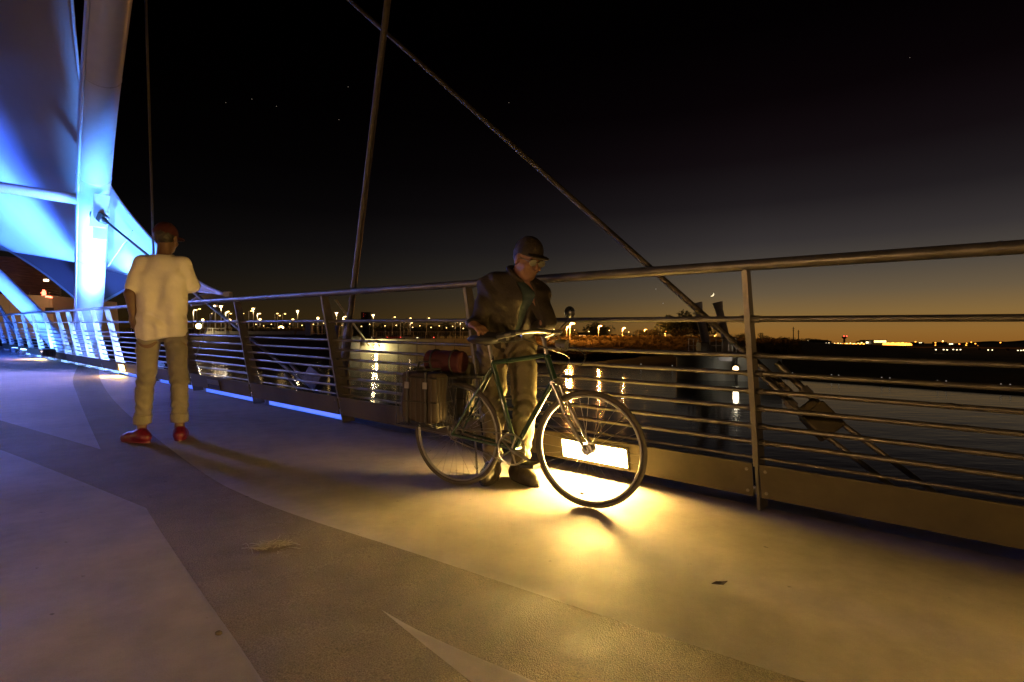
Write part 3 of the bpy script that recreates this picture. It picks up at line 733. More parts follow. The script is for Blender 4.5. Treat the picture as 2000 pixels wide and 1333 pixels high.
for x, y, dd_, pw, lb in ((388, 637.5, 111.4, 700, 'brightest low floodlight on the left shore beside the picket fence'), (549, 642, 118, 300, 'low bright floodlight among the plaza grass'), (1437, 720.5, 41.0, 45, 'bright floodlight low on the dam pier above the water')):
    e = empty('floodlight', P(x, y, dd_), lb, 'floodlight'); s_ = dd_ / 111
    MB().bx(P(x, y, dd_ + .35 * s_), .9 * s_, .4 * s_, .8 * s_).build('housing', M['pole'], e); MB().ball(P(x, y, dd_), (.62 * s_, .3 * s_, .56 * s_), 14, 10).build('bulb', M['g_lampw'], e)
    MB().tube(P(x, y, dd_ + .4 * s_), P(x, y, dd_ + .4 * s_) + Vector((0, 1.0 * s_, -.9 * s_)), .08 * s_).build('bracket', M['pole'], e)
    light('POINT', 'lamp_light', P(x, y, dd_ - .8 * s_), pw, (1, .80, .45) if x < 1000 else (1, .9, .66), e, shadow_soft_size=.2)

# ------------------------------------------------------------------ dam pier with two hydraulic cylinders, dam crest, buoys
pc = P(1411, 690, 44.5); pz = pc.z
pr = empty('dam_pier', (pc.x, pc.y, ZW - 1), 'grey concrete dam pier carrying two leaning steel cylinders and guard rails', 'dam pier')
hw = 2.9
MB().lathe([(hw, ZW - 1.5), (hw, pz - .35), (hw + .22, pz - .33), (hw + .22, pz)], (pc.x - .55, pc.y + .6, 0), 40).build('pier_body', M['pier'], pr, smooth=35)
MB().bx((pc.x + 1.75, pc.y - .1, (pz + ZW - 1.5) / 2 - .1), 3.4, 5.6, pz - ZW + 1.2).build('pier_nose', M['pier'], pr, bevel=.05)
MB().bx((pc.x - .05, pc.y - 2.95, (pz + ZW) / 2 - .2), .12, .06, pz - ZW - .4).build('joint', M['dark'], pr)
MB().bx(P(1416, 698, 41.4), 1.0, .08, .55).build('notice_board', M['violet'], pr)
for xa, xb, yb, xt, yt, d in ((1384, 1376, 655, 1361, 592, 43.2), (1424, 1416, 652, 1401, 591, 45.5)):
    m = MB(); a, b = P(xa, 690, d), P(xt, yt, d); dr_ = (b - a).normalized()
    m.tube(a, b - dr_ * .5, .36, .31, 18); m.tube(b - dr_ * .55, b, .34, .42, 18)
    m.build('cylinder', M['violet'], pr, smooth=50)
    MB().tube(b - dr_ * .02, b + dr_ * .02, .33, n=18).build('cylinder_mouth', M['dark'], pr)
    k = MB(); k.tube(a, a + dr_ * .8, .75, .62, 18); k.bx(a + Vector((0, 0, .3)), 1.6, 1.2, 1.1); k.build('trunnion', M['dsteel'], pr, smooth=50, bevel=.05)
for (xl, xr, d) in ((1345, 1364, 44.0), (1386, 1411, 42.6), (1423, 1438, 42.3)):
    m = MB()
    for x in (xl, (xl + xr) / 2, xr):
        b = P(x, 690, d); b.z = pz; m.tube(b, b + Vector((0, 0, 1.15)), .045, n=6)
    for zz in (1.15, .62, .1):
        a, b = P(xl, 690, d), P(xr, 690, d); a.z = b.z = pz + zz; m.tube(a, b, .042, n=6)
    m.build('guard_rail', M['white'], pr)
MB().ball(P(1419, 682, 44), (.55, .5, .75)).build('motor_cover', M['white'], pr, smooth=60)
dg = MB()
for (x0, y0), (x1, y1) in zip(DAM[3:-1], DAM[4:]):
    a, b = Vector((x0, y0, ZW - .1)), Vector((x1, y1, ZW - .1)); nrm = Vector((-(b - a).y, (b - a).x, 0)).normalized()
    if nrm.y < 0: nrm = -nrm
    dg.box((a + b) / 2 + nrm * .35, (b - a) / 2, nrm * .3, (0, 0, .22))
tag(dg.build('dam_crest', M['steelgate']), 'long low black dam crest holding back the lake', 'dam')
BZ = 'marker buoys along the dam'
i = 0
for x, y in ((1535, 729), (1548, 730.5), (1624, 734), (1638, 735), (1722, 739.5), (1738, 740.5), (1831, 745.5), (1848, 746.5), (1955, 752.5), (1973, 753.5), (1252, 713), (1313, 716)):
    d = (EYE - ZW - .30) * F / (y - HY)
    p = P(x, y, d); p.z = ZW
    e = empty('marker_buoy', p, 'white topped marker buoy by the dam, %s %s' % (ORD[i] if x > 1400 else ORD[i - 10], 'from the left, right of the pier' if x > 1400 else 'from the left, left of the pier'), 'buoy', BZ); i += 1
    s_ = d / 45
    MB().lathe([(.10, -.2), (.22, -.05), (.22, .10), (.09, .22), (.05, .34)], p, 10).build('float', M['dark'], e, smooth=60)
    MB().ball(p + Vector((0, 0, .36)), .055 * s_, 8, 5).build('marker_top', M['g_star_buoy'], e)  # top glows faintly to show white in the dark; not a lamp

# ------------------------------------------------------------------ trees and grass
def crown_mesh(seed, n, flat=1.15, leaf=.55):
    r = np.random.default_rng(seed); m = MB()
    blobs = [(r.normal(0, .38, 3) * np.array([1, 1, flat * .7]) , r.uniform(.28, .55)) for _ in range(11)]
    for _ in range(n):
        c, rad = blobs[r.integers(len(blobs))]
        d = r.normal(0, 1, 3); d /= np.linalg.norm(d)
        p = c + d * rad * (r.uniform(.45, 1.0) ** .6) * np.array([1, 1, flat])
        a = r.normal(0, 1, 3); a /= np.linalg.norm(a); b = np.cross(a, r.normal(0, 1, 3)); b /= np.linalg.norm(b)
        s = leaf * r.uniform(.09, .2)
        m.add([p - a * s, p + b * s * .6, p + a * s, p - b * s * .6], [(0, 1, 2, 3)])
    return m
TP = []
for sd, mt in ((1, 'leaf'), (2, 'leaf'), (3, 'leaf2'), (4, 'leaf'), (5, 'leaf2')):
    e = local(empty('tree', (0, 0, 0)))
    cm = crown_mesh(sd, 1100); cm.v = [Vector((p.x, p.y, p.z * 1.0 + 1.02)) for p in cm.v]
    cm.build('crown', M[mt], e)
    t = MB(); t.path([(0, 0, -.1), (.02, 0, .35), (0, .03, .8), (.03, 0, 1.3)], [.07, .055, .045, .02], 7)
    for k in range(5):
        an = k * 1.3; t.path([(0, .02, .55 + .09 * k), (.28 * math.cos(an), .28 * math.sin(an), .95 + .08 * k), (.5 * math.cos(an), .5 * math.sin(an), 1.2 + .08 * k)], [.035, .022, .008], 5)
    t.build('trunk', M['bark'], e, smooth=60); TP.append(e)
used = set()
def tree(k, x, d, h, w, label, group):
    e = TP[k] if k not in used else copy_tree(TP[k]); used.add(k)
    e.location = gp(x, d, -.2); e.scale = (w / 2.0, w / 2.0, h / 2.1); e.rotation_euler = (0, 0, random.uniform(0, 6.28))
    tag(e, label, 'tree', group)
tl = [(448, 420, 14, 30, 3), (478, 400, 13, 26, 0), (520, 380, 13, 28, 1), (560, 400, 13, 28, 3), (604, 380, 12, 26, 0), (640, 380, 12, 22, 1), (690, 360, 12, 24, 3), (716, 330, 11, 14, 2), (748, 300, 10, 14, 3), (762, 260, 8, 9, 2), (790, 330, 10, 20, 0), (812, 310, 9, 14, 1), (835, 290, 9, 14, 3), (850, 240, 6.5, 8, 2), (870, 300, 9.5, 16, 0), (893, 320, 9.5, 16, 1), (925, 320, 9, 18, 3), (960, 320, 8.5, 18, 0), (1035, 300, 8, 16, 1), (1052, 300, 7, 12, 3)]
for i, (x, d, h, w, k) in enumerate(tl):
    tree(k, x, d, h, w, 'dark bushy tree in the row behind the left shore car park, %s from the left' % ORD[i], 'trees behind the car park')
t2 = [(1075, 330, 7, 16, 0), (1112, 190, 5.2, 8, 2), (1160, 260, 9.5, 14, 3), (1175, 260, 8, 10, 1), (1225, 420, 6, 18, 0), (1262, 210, 5.5, 9, 4), (1278, 205, 4.2, 7, 2), (1312, 235, 12, 15, 3), (1335, 235, 12.5, 15, 0), (1356, 240, 12.5, 13, 1), (1330, 180, 5.0, 9, 4), (1372, 240, 11, 10, 3), (1468, 330, 6.5, 8, 2), (1496, 420, 4.5, 12, 0), (1530, 520, 5, 16, 1), (1575, 600, 5, 26, 3), (1448, 400, 6, 12, 1)]
for i, (x, d, h, w, k) in enumerate(t2):
    tree(k, x, d, h, w, '%s tree along the orange lit far shore, %s from the left' % ('dusty pale' if k in (2, 4) else 'dark', ORD[i]), 'trees along the far shore')
gm = MB(); gr = np.random.default_rng(11)
def clump(p, s):
    for _ in range(5):
        an = gr.uniform(0, 6.28); w = s * gr.uniform(.25, .6); h = s * gr.uniform(.5, 1.2)
        dx, dy = math.cos(an) * w, math.sin(an) * w; q = p + Vector((gr.normal(0, s * .4), gr.normal(0, s * .4), 0))
        gm.add([q + Vector((-dx, -dy, -.1)), q + Vector((dx, dy, -.1)), q + Vector((dx * 1.3 + gr.normal(0, .2), dy * 1.3, h * .7)), q + Vector((gr.normal(0, .3), gr.normal(0, .3), h)), q + Vector((-dx * 1.3, -dy * 1.3, h * .6))], [(0, 1, 2, 3, 4)])
for _ in range(1500):
    x = gr.uniform(1010, 1560); d = gr.uniform(100, 230); clump(gp(x, d), gr.uniform(.5, 1.3))
for _ in range(1600):
    x = gr.uniform(1010, 1480); d = gr.uniform(84, 125); clump(gp(x, d), gr.uniform(.4, .8))
tag(gm.build('shore_grass', M['grass']), None, None, None, 'stuff')
gm = MB()
for _ in range(420):
    x = gr.uniform(370, 598); clump(gp(x, gr.uniform(114.5, 124), .3), gr.uniform(.7, 1.5))
tag(gm.build('plaza_grass', M['grass']), None, None, None, 'stuff')

# ------------------------------------------------------------------ parked cars
def car(x, d, col, label, face):
    c = gp(x, d); e = empty('parked_car', c, label, 'car', 'cars parked behind the river wall'); mt_ = mat('car paint', col, .3, .2, coat=.6)
    def body(pr_, hw_): 
        m = MB(); m.prism([c + Vector((px * face, -hw_, pz_)) for px, pz_ in pr_], (0, 2 * hw_, 0)); return m
    body([(-2.2, .35), (-2.25, .75), (-2.1, .95), (-1.5, 1.02), (1.0, 1.0), (1.9, .85), (2.2, .7), (2.2, .35)], .88).build('body', mt_, e, bevel=.06)
    body([(-1.6, 1.0), (-1.2, 1.48), (.3, 1.5), (1.0, 1.0)], .78).build('cabin', M['dark'], e, bevel=.06)
    for sx in (-1.35, 1.35):
        for sy in (-.8, .8): MB().tube(c + Vector((sx * face, sy - .1, .33)), c + Vector((sx * face, sy + .1, .33)), .33, n=14).build('wheel', M['dark'], e, smooth=50)
    for sy in (-.6, .6): MB().bx(c + Vector((2.2 * face, sy, .68)), .08, .35, .16).build('headlight', M['g_lamps'], e); MB().bx(c + Vector((-2.24 * face, sy, .8)), .08, .3, .14).build('tail_light', M['g_lampr'], e)
car(742, 158, (.3, .3, .32), 'grey parked car, leftmost behind the floodlit wall railing', -1)
car(768, 159, (.4, .05, .04), 'red parked car second from the left behind the wall railing', -1)
car(800, 158, (.5, .5, .5), 'silver parked car in the middle behind the wall railing', 1)
car(832, 160, (.06, .07, .1), 'dark blue parked car, rightmost behind the wall railing', -1)

# ------------------------------------------------------------------ buildings
bc = P(40, 640, 85)
bd = empty('arts_building', Vector((bc.x, bc.y, 2)), 'cream building with a dark louvred round tower and a red neon sign', 'building')
bx0, bx1 = P(-260, 650, 85), P(106, 650, 85)
def zz(y, d=85): return EYE - (y - HY) / F * d
w = MB(); w.prism([Vector((bx0.x, 85, 1.6)), Vector((bx1.x + .15, 85, 1.6)), Vector((P(101, 580, 85).x, 85, zz(578))), Vector((bx0.x, 85, zz(566)))], (0, 14, 0)); w.build('wall', M['cream'], bd)
for x in (18, 36, 58, 96): MB().bx((P(x, 600, 84.97).x, 84.97, zz(610)), .05, .04, zz(571) - zz(650)).build('wall_joint', M['pole'], bd)
MB().bx((P(96, 600, 84.9).x, 84.96, zz(607)), 1.3, .1, .9).build('window', M['dark'], bd)
dc = P(14, 560, 92); dm = MB(); ra = 6.9
pf = []
for k in range(17):
    z0 = zz(582) + k * (zz(498) - zz(582)) / 17; st = (zz(498) - zz(582)) / 17
    pf += [(ra, z0), (ra + .16, z0 + st * .45), (ra + .14, z0 + st * .62), (ra, z0 + st * .65)]
pf.append((ra, zz(498)))
dm.lathe(pf, (dc.x, dc.y, 0), 48); dm.build('louvred_tower', M['drum'], bd, smooth=30)
sg = MB()
def sxy(x, y): return P(x, y, 82.4)
for st in (((80.5, 573), (84, 570.5), (88, 570)), ((84.5, 566.8), (83.6, 572), (82.6, 578)), ((86.5, 566.5), (85.2, 570)), ((88, 568.5), (86.5, 574), (85.5, 577.5)), ((86, 573), (88, 574), (89.3, 573)), ((88, 569), (89, 577))):
    sg.path([sxy(*q) for q in st], .09, 6)
for k in range(9):
    x = 89.6 + k * 1.5; y = 579.6 + .045 * (k ** 1.75)
    sg.box(sxy(x, y), (.045, 0, 0), (0, .05, 0), (0, 0, .11 if k % 3 else .16)); sg.box(sxy(x + .35, y + (.2 if k % 2 else -.3)), (.03, 0, 0), (0, .05, 0), (0, 0, .06))
sg.build('neon_sign', M['g_red'], bd)
light('POINT', 'sign_light', sxy(92, 575) + Vector((0, -.8, .4)), 45, (1, .1, .05), bd, shadow_soft_size=.5)
wp = MB(); wp.bx(P(90, 548, 83.4), .5, .4, .3); wp.build('sconce', M['g_lamps'], bd)
light('POINT', 'sconce_light', P(90, 551, 82.6), 130, (1, .62, .32), bd, shadow_soft_size=.2)
for x, y in ((20, 560), (75, 628), (-60, 600)): light('POINT', 'facade_light', P(x, y, 79), 260, (1, .62, .28), bd, shadow_soft_size=.5)
fb = MB(); fb.bx((P(126, 640, 100).x, 100, 2.8), 4.6, 6, 3.2); tag(fb.build('annex_building', M['cream']), 'small cream annex just right of the round tower building', 'building')
light('POINT', 'facade_light', P(126, 640, 95.5), 120, (1, .7, .3), None, shadow_soft_size=.4).name = 'annex_light'
row('arm', [(208, 614), (215, 617), (222, 613), (256, 625)], 'small plaza lamp between arch foot and standing man, %s from the left', 'plaza lamps by the arch foot', 60, (1, .8, .5), 2)

def block(name, x0, x1, yt, d, m, label, wins=None, wm='g_wino', depth=20, roof=None):
    a, b = gp(x0, d), gp(x1, d); zt = EYE - (yt - HY) / F * d; c = (a + b) / 2; zb = min(a.z, b.z) - .5
    e = empty(name, (c.x, d, zb), label, 'building')
    MB().bx((c.x, d + depth / 2, (zt + zb) / 2), b.x - a.x, depth, zt - zb).build('wall', m, e)
    MB().bx((c.x, d + depth / 2, zt + .25), b.x - a.x + .8, depth + .8, .5).build('roof', M['dark'], e)
    if roof: 
        for rx0, rx1, ry in roof:
            A, B = P(rx0, ry, d + 3), P(rx1, ry, d + 3); MB().bx(((A.x + B.x) / 2, d + 6, (A.z + zt) / 2), B.x - A.x, 6, A.z - zt).build('roof_plant', m, e)
    for (wx0, wx1, wy0, wy1, n) in (wins or []):
        A, B = P(wx0, wy0, d), P(wx1, wy1, d)
        for k in range(n):
            s = (B.x - A.x) / n
            MB().bx((A.x + s * (k + .5), d - .05, (A.z + B.z) / 2), s * .7, .1, A.z - B.z).build('window', M[wm], e)
    return e
block('low_office_building', 1125, 1149, 652, 300, M['dark'], 'low dark building with a row of lit windows left of the orange lamps', [(1124, 1144, 655, 657, 6), (1129, 1140, 658.5, 659.5, 3)], roof=[(1128, 1140, 649.5)])
block('low_office_building', 1183, 1203, 655, 320, M['dark'], 'low dark building with tiny amber windows behind the handlebar', [(1184, 1197, 657, 658.5, 4)])
block('warehouse', 1569, 1624, 667, 620, M['dark'], 'long black warehouse silhouette left of the airport lights', [(1612, 1615, 670, 671.5, 1), (1618, 1620, 669.6, 671, 1), (1577, 1579, 665.4, 666.6, 1)], 'g_lamps', roof=[(1588, 1618, 664.2)])
block('airport_terminal', 1706, 1732, 664.5, 1500, M['pier'], 'brightest long white lit airport terminal on the right horizon', [(1707, 1731, 665.5, 669.5, 9)], 'g_lampw', 60)
block('airport_terminal', 1690, 1705, 667, 1520, M['pier'], 'small lit terminal wing left of the brightest terminal', [(1691, 1704, 668, 671, 5)], 'g_win', 40)
block('airport_terminal', 1794, 1805, 669, 1900, M['dark'], 'tiny low lit building beyond the road bridge, left one', [(1794.5, 1801, 669.6, 670.4, 2)], 'g_win', 40)
block('control_annex', 1838, 1850, 668.5, 1900, M['dark'], 'dark far building with a bright lamp on top beyond the road bridge', [(1840, 1843, 665.8, 667.6, 1)], 'g_win', 40)
block('toll_building', 1853, 1862, 671, 1900, M['dark'], 'tiny yellow lit building beyond the road bridge, right one', [(1853.5, 1861.5, 671.3, 673.2, 3)], 'g_win', 40)
block('apartment_tower', 705, 719, 610.5, 900, M['dark'], 'dark distant tower block with red roof lights beyond the trees', [(709.5, 710.1, 613.4, 613.8, 1), (713, 713.5, 614.8, 615.1, 1), (709.5, 710, 618.4, 618.7, 1)], 'g_lampr')
tw = P(1649, 668, 1600); tt = empty('control_tower', (tw.x, tw.y, 0), 'slim airport control tower with red beacons on the horizon', 'tower')
MB().lathe([(3, 0), (2.6, 10), (3.4, 11.5), (6.2, 14), (6.4, 17), (5, 18)], (tw.x, tw.y, 0), 14).build('shaft', M['drum'], tt, smooth=40)
for s in (-4, 4): MB().ball((tw.x + s, tw.y - 5, 19), 1.3, 8, 5).build('beacon', M['g_lampr'], tt)
def spots(lst, d, m, r, what, group, name='distant_light', cat='light'):
    for i, (x, y) in enumerate(lst):
        p = P(x, y, d); e = empty(name, (p.x, p.y, min(p.z - 4, 2)), what % (ORD[i]), cat, group)
        MB().ball(p, (r * random.uniform(.8, 1.3), r, r * .9), 8, 5).build('bulb', M[m], e)
        MB().tube((p.x, p.y, -9.5 if x > 1560 else .5), (p.x, p.y, p.z), .15, n=5).build('pole', M['dark'], e)
spots([(1630, 671.2), (1637, 671), (1642, 671.6), (1654, 671.4), (1661, 670.8), (1668, 671.6), (1676, 671), (1683, 670)], 1450, 'g_lampw', 1.5, 'small white airport apron light left of the terminal, %s from the left', 'white airport apron lights')
spots([(1728, 673), (1735, 673.2), (1741, 673.4), (1744, 672.8), (1751, 673.4), (1755, 673), (1760, 673.6), (1763, 672.6), (1770, 673.6), (1776, 674)], 1400, 'g_lampo', 5.4, 'blazing orange apron light right of the terminal, %s from the left', 'orange airport apron lights')
spots([(1788, 668), (1827, 670), (1841, 667.6), (1827, 674.6), (1873.5, 672), (1888, 671), (1887, 674.6), (1897, 668.8), (1905, 671.6), (1910, 676.4), (1931, 677.4), (1954, 669.6), (1986, 678.2), (1991, 679)], 1300, 'g_lampo', 1.4, 'distant amber city light above the road bridge, %s from the left', 'distant amber city lights')
spots([(1874, 672.8), (1926, 676.6)], 1350, 'g_lampr', 1.4, 'distant red light above the road bridge, %s from the left', 'distant red lights')
spots([(1572, 671.4), (1584, 670.6), (1596, 672), (1606, 671), (1633, 672.4), (1646, 672.6), (1651, 672), (1658, 672.6), (1665, 672.4), (1672, 672.6), (1680, 672.2), (1687, 672.4)], 1300, 'g_lampo', 1.9, 'small orange light along the road left of the terminal, %s from the left', 'small orange road lights')
spots([(462, 633), (476, 636), (500, 634), (515, 637), (530, 634), (566, 633), (590, 636), (612, 634), (632, 632), (668, 636), (690, 634), (706, 638), (722, 634), (752, 637), (774, 636), (806, 640), (820, 637), (842, 640), (858, 637), (872, 641), (884, 638), (905, 642), (1046, 643), (1058, 640), (1082, 644), (1094, 641), (1122, 645), (1150, 648), (1190, 646), (1228, 649)], 210, 'g_lampw', .2, 'tiny warm light among the trees of the left and middle shore, %s from the left', 'tiny warm lights among the trees')
rb = empty('road_bridge', P(1900, 680, 340), 'long low distant road bridge lit orange on the right', 'bridge')
a, b = P(1772, 678.0, 420), P(2150, 682, 260); a.z -= .2
MB().box((a + b) / 2, (b - a) / 2, (.0, .8, 0), (0, 0, .35)).build('road_deck', mat('lit bridge concrete', (.5, .32, .2), .8), rb)
for k in range(7):
    p = a + (b - a) * (k + .5) / 7; MB().bx(p + Vector((0, 1.2, -1.2)), 1.0, 1.2, 2.0).build('pier', M['dark'], rb)
for k in range(6): 
    p = a + (b - a) * (k + .5) / 6; light('POINT', 'deck_light', p + Vector((0, -3, 2.5)), 120, (1, .38, .1), rb, shadow_soft_size=.3)
spots([(1828, 683.6), (1843, 683.4), (1850, 683.8), (1862, 683.2), (1869, 683.8), (1876, 683.4), (1930, 684), (1938, 684.2), (1988, 685), (1994, 685), (1999, 684.6)], 230, 'g_lamps', .24, 'pale light glinting under the far road bridge, %s from the left', 'pale lights under the road bridge')
for x, y, d, nm in ((1549.5, 639, 330, 'taller left'), (1559.5, 645, 345, 'shorter right')):
    b_ = gp(x, d); e = empty('utility_pole', b_, 'black utility pole right of the tall railing post, the %s one of a pair' % nm, 'pole', 'pair of utility poles'); z1 = EYE - (y - HY) / F * d
    MB().tube(b_, (b_.x, b_.y, z1), .32, .22, 8).build('shaft', M['dark'], e)
    MB().bx((b_.x, b_.y, z1 - 1.0), 1.5, .2, .2).bx((b_.x, b_.y, z1 - 2.0), 1.2, .2, .2).build('crossarm', M['dark'], e)
for i, x in enumerate((1238, 1242, 1485.5, 1489)):
    d = 900; b_ = gp(x, d); z1 = EYE - ((650 if i > 1 else 648) - HY) / F * d; e = empty('pylon', b_, 'tiny distant power pylon on the horizon, %s from the left' % ORD[i], 'pylon', 'distant power pylons')
    MB().tube(b_, (b_.x, b_.y, z1), .8, .3, 6).build('mast', M['dark'], e)
    m = MB(); [m.bx((b_.x, b_.y, z1 - 1.5 - 2.6 * k), 4.4, .3, .35) for k in range(3)]; m.build('crossarm', M['dark'], e)

# ------------------------------------------------------------------ moon and stars
mp_ = P(1390, 575, 9500); R_ = 4.7 / F * 9500
m = MB(); n = 20; out_ = []; inn = []
for k in range(n + 1):
    a = math.radians(-128 + 170 * k / n); ca, sa = math.cos(a), math.sin(a)
    out_.append(mp_ + Vector((R_ * ca, 0, R_ * sa)))
    q = math.radians(-43); tx, tz = math.cos(q), math.sin(q); w_ = math.sin(math.pi * k / n)
    inn.append(mp_ + Vector((R_ * ca, 0, R_ * sa)) - Vector((tx, 0, tz)) * (R_ * .52 * w_))
vs = out_ + inn; m.add(vs + [v + Vector((0, 14, 0)) for v in vs], [(k, k + 1, n + 2 + k, n + 1 + k) for k in range(n)])
mo = m.build('moon', M['g_moon']); tag(mo, 'thin crescent moon low in the dusk sky above the dam pier', 'moon')
for i, (x, y) in enumerate(((1281, 565), (1295, 593), (492, 194), (441, 201), (662, 234), (994, 201), (680, 170), (1777, 113), (540, 208))):
    p = P(x, y, 9800)
    s_ = MB().ball(p, 9 if i < 2 else 5.2, 6, 4).build('star', M['g_star_buoy'])
    tag(s_, ['brighter star left of the crescent moon', 'faint star low, left of the leaning cylinders', 'brightest star in the black sky left of the hanger rod'][i] if i < 3 else 'tiny faint star in the black sky, %s of the scattered ones' % ORD[i - 3], 'star', 'stars')

# ------------------------------------------------------------------ distance-field modelling for bodies and clothes
def cap(Pn, a, b, ra, rb):
    a = np.asarray(a, np.float32); b = np.asarray(b, np.float32); ba = b - a; pa = Pn - a
    h = np.clip(pa @ ba / max(float(ba @ ba), 1e-9), 0, 1)
    return np.linalg.norm(pa - h[:, None] * ba, axis=1) - (ra + (rb - ra) * h)
def ell(Pn, c, r, Rm=None):
    p = Pn - np.asarray(c, np.float32)
    if Rm is not None: p = p @ Rm
    r = np.asarray(r, np.float32); k = np.linalg.norm(p / r, axis=1)
    return (k - 1) * k / np.maximum(np.linalg.norm(p / (r * r), axis=1), 1e-6)
def smin(a, b, k):
    h = np.clip(.5 + .5 * (b - a) / k, 0, 1); return b + (a - b) * h - k * h * (1 - h)
def smax(a, b, k): return -smin(-a, -b, k)
def sunion(ds, k):
    d = ds[0]
    for q in ds[1:]: d = smin(d, q, k)
    return d
def chain(Pn, pts, rs, k=.02):
    return sunion([cap(Pn, pts[i], pts[i + 1], rs[i], rs[i + 1]) for i in range(len(pts) - 1)], k)
def mesh_sdf(name, fn, lo, hi, res, material, parent, smooth=True):
    lo = np.array(lo, np.float32); B = 14
    n = np.ceil((np.array(hi) - lo) / res / B).astype(int) * B + 1
    Dm = np.full(tuple(n), 1.0, np.float32)
    nb = (n - 1) // B; hd = B * res * .87
    bi = np.stack(np.meshgrid(*[np.arange(k) for k in nb], indexing='ij'), -1).reshape(-1, 3)
    dc = fn((lo + (bi * B + B / 2) * res).astype(np.float32))
    g = np.stack(np.meshgrid(*[np.arange(B + 1)] * 3, indexing='ij'), -1).reshape(-1, 3)
    for b, d in zip(bi, dc):
        s = tuple(slice(q * B, q * B + B + 1) for q in b)
        if abs(d) < hd * 1.35 + .03:
            Dm[s] = fn((lo + (b * B + g) * res).astype(np.float32)).reshape((B + 1,) * 3)
    ins = Dm < 0
    for b, d in zip(bi, dc):
        if d <= -(hd * 1.35 + .03): ins[tuple(slice(q * B, q * B + B + 1) for q in b)] |= True
    c = [ins[dx:ins.shape[0] - 1 + dx, dy:ins.shape[1] - 1 + dy, dz:ins.shape[2] - 1 + dz] for dx in (0, 1) for dy in (0, 1) for dz in (0, 1)]
    s = sum(q.astype(np.int8) for q in c); act = (s > 0) & (s < 8); idx = np.argwhere(act)
    acc = np.zeros((len(idx), 3), np.float32); cnt = np.zeros(len(idx), np.float32)
    cor = [(0, 0, 0), (0, 0, 1), (0, 1, 0), (0, 1, 1), (1, 0, 0), (1, 0, 1), (1, 1, 0), (1, 1, 1)]
    val = [Dm[idx[:, 0] + q[0], idx[:, 1] + q[1], idx[:, 2] + q[2]] for q in cor]
    for i in range(8):
        for ax in range(3):
            if cor[i][ax] == 0:
                q = list(cor[i]); q[ax] = 1; j = cor.index(tuple(q)); a, b = val[i], val[j]; x = (a < 0) != (b < 0)
                t = np.where(x, a / np.where(np.abs(a - b) < 1e-9, 1e-9, a - b), 0)
                p = np.array(cor[i], np.float32)[None] + t[:, None] * np.eye(3, dtype=np.float32)[ax][None]
                acc += np.where(x[:, None], p, 0); cnt += x
    vs = lo + (idx + acc / np.maximum(cnt, 1)[:, None]) * res
    im = np.full(act.shape, -1, np.int32); im[act] = np.arange(len(idx)); fs = []
    for ax in range(3):
        o1, o2 = [(1, 2), (2, 0), (0, 1)][ax]
        sl0 = [slice(None)] * 3; sl1 = [slice(None)] * 3; sl0[ax] = slice(0, -1); sl1[ax] = slice(1, None)
        a, b = ins[tuple(sl0)], ins[tuple(sl1)]; e = np.argwhere(a != b)
        e = e[(e[:, o1] > 0) & (e[:, o2] > 0) & (e[:, o1] < act.shape[o1]) & (e[:, o2] < act.shape[o2])]
        fl = a[e[:, 0], e[:, 1], e[:, 2]]
        def at(d1, d2):
            q = e.copy(); q[:, o1] -= d1; q[:, o2] -= d2; return im[q[:, 0], q[:, 1], q[:, 2]]
        quad = np.stack([at(0, 0), at(1, 0), at(1, 1), at(0, 1)], 1); quad[~fl] = quad[~fl][:, ::-1]
        fs.append(quad[(quad >= 0).all(1)])
    fs = np.concatenate(fs)
    me = bpy.data.meshes.new(name); me.from_pydata(vs.tolist(), [], fs.tolist()); me.update()
    bm = bmesh.new(); bm.from_mesh(me); bmesh.ops.recalc_face_normals(bm, faces=bm.faces[:])
    bmesh.ops.smooth_vert(bm, verts=bm.verts[:], factor=.5, use_axis_x=True, use_axis_y=True, use_axis_z=True)
    bm.to_mesh(me); bm.free()
    if smooth: me.polygons.foreach_set('use_smooth', [True] * len(me.polygons))
    me.materials.append(material)
    o = bpy.data.objects.new(name, me); COL.objects.link(o)
    if parent: o.parent = parent
    return o
def fr_rot(fwd, up=(0, 0, 1)):                                        # columns: right, forward, up
    f = Vector(fwd).normalized(); u = Vector(up); r = f.cross(u).normalized(); u = r.cross(f)
    return np.array([[r.x, f.x, u.x], [r.y, f.y, u.y], [r.z, f.z, u.z]], np.float32)
def head(Pn, c, Rm, s=1.0):
    p = ((Pn - np.asarray(c, np.float32)) @ Rm) / s
    d = ell(p, (0, -.012, .035), (.076, .096, .092))
    d = smin(d, ell(p, (0, .022, -.045), (.058, .066, .075)), .03)
    d = smin(d, ell(p, (0, .062, -.088), (.026, .026, .022)), .025)
    d = smin(d, cap(p, (0, .086, .012), (0, .108, -.026), .010, .015), .014)
    d = smin(d, cap(p, (-.032, .082, .026), (.032, .082, .026), .010, .010), .014)
    for q in (-1, 1):
        d = smax(d, -ell(p, (.031 * q, .098, .008), (.018, .014, .011)), .012)
        d = smin(d, ell(p, (.031 * q, .078, .008), (.013, .013, .012)), .004)
        d = smin(d, ell(p, (.078 * q, -.004, -.006), (.010, .022, .034)), .008)
        d = smin(d, ell(p, (.042 * q, .062, -.03), (.02, .02, .02)), .02)
    d = smin(d, cap(p, (-.02, .083, -.052), (.02, .083, -.052), .008, .008), .008)
    d = smax(d, -cap(p, (-.022, .098, -.053), (.022, .098, -.053), .003, .003), .004)
    return d * s
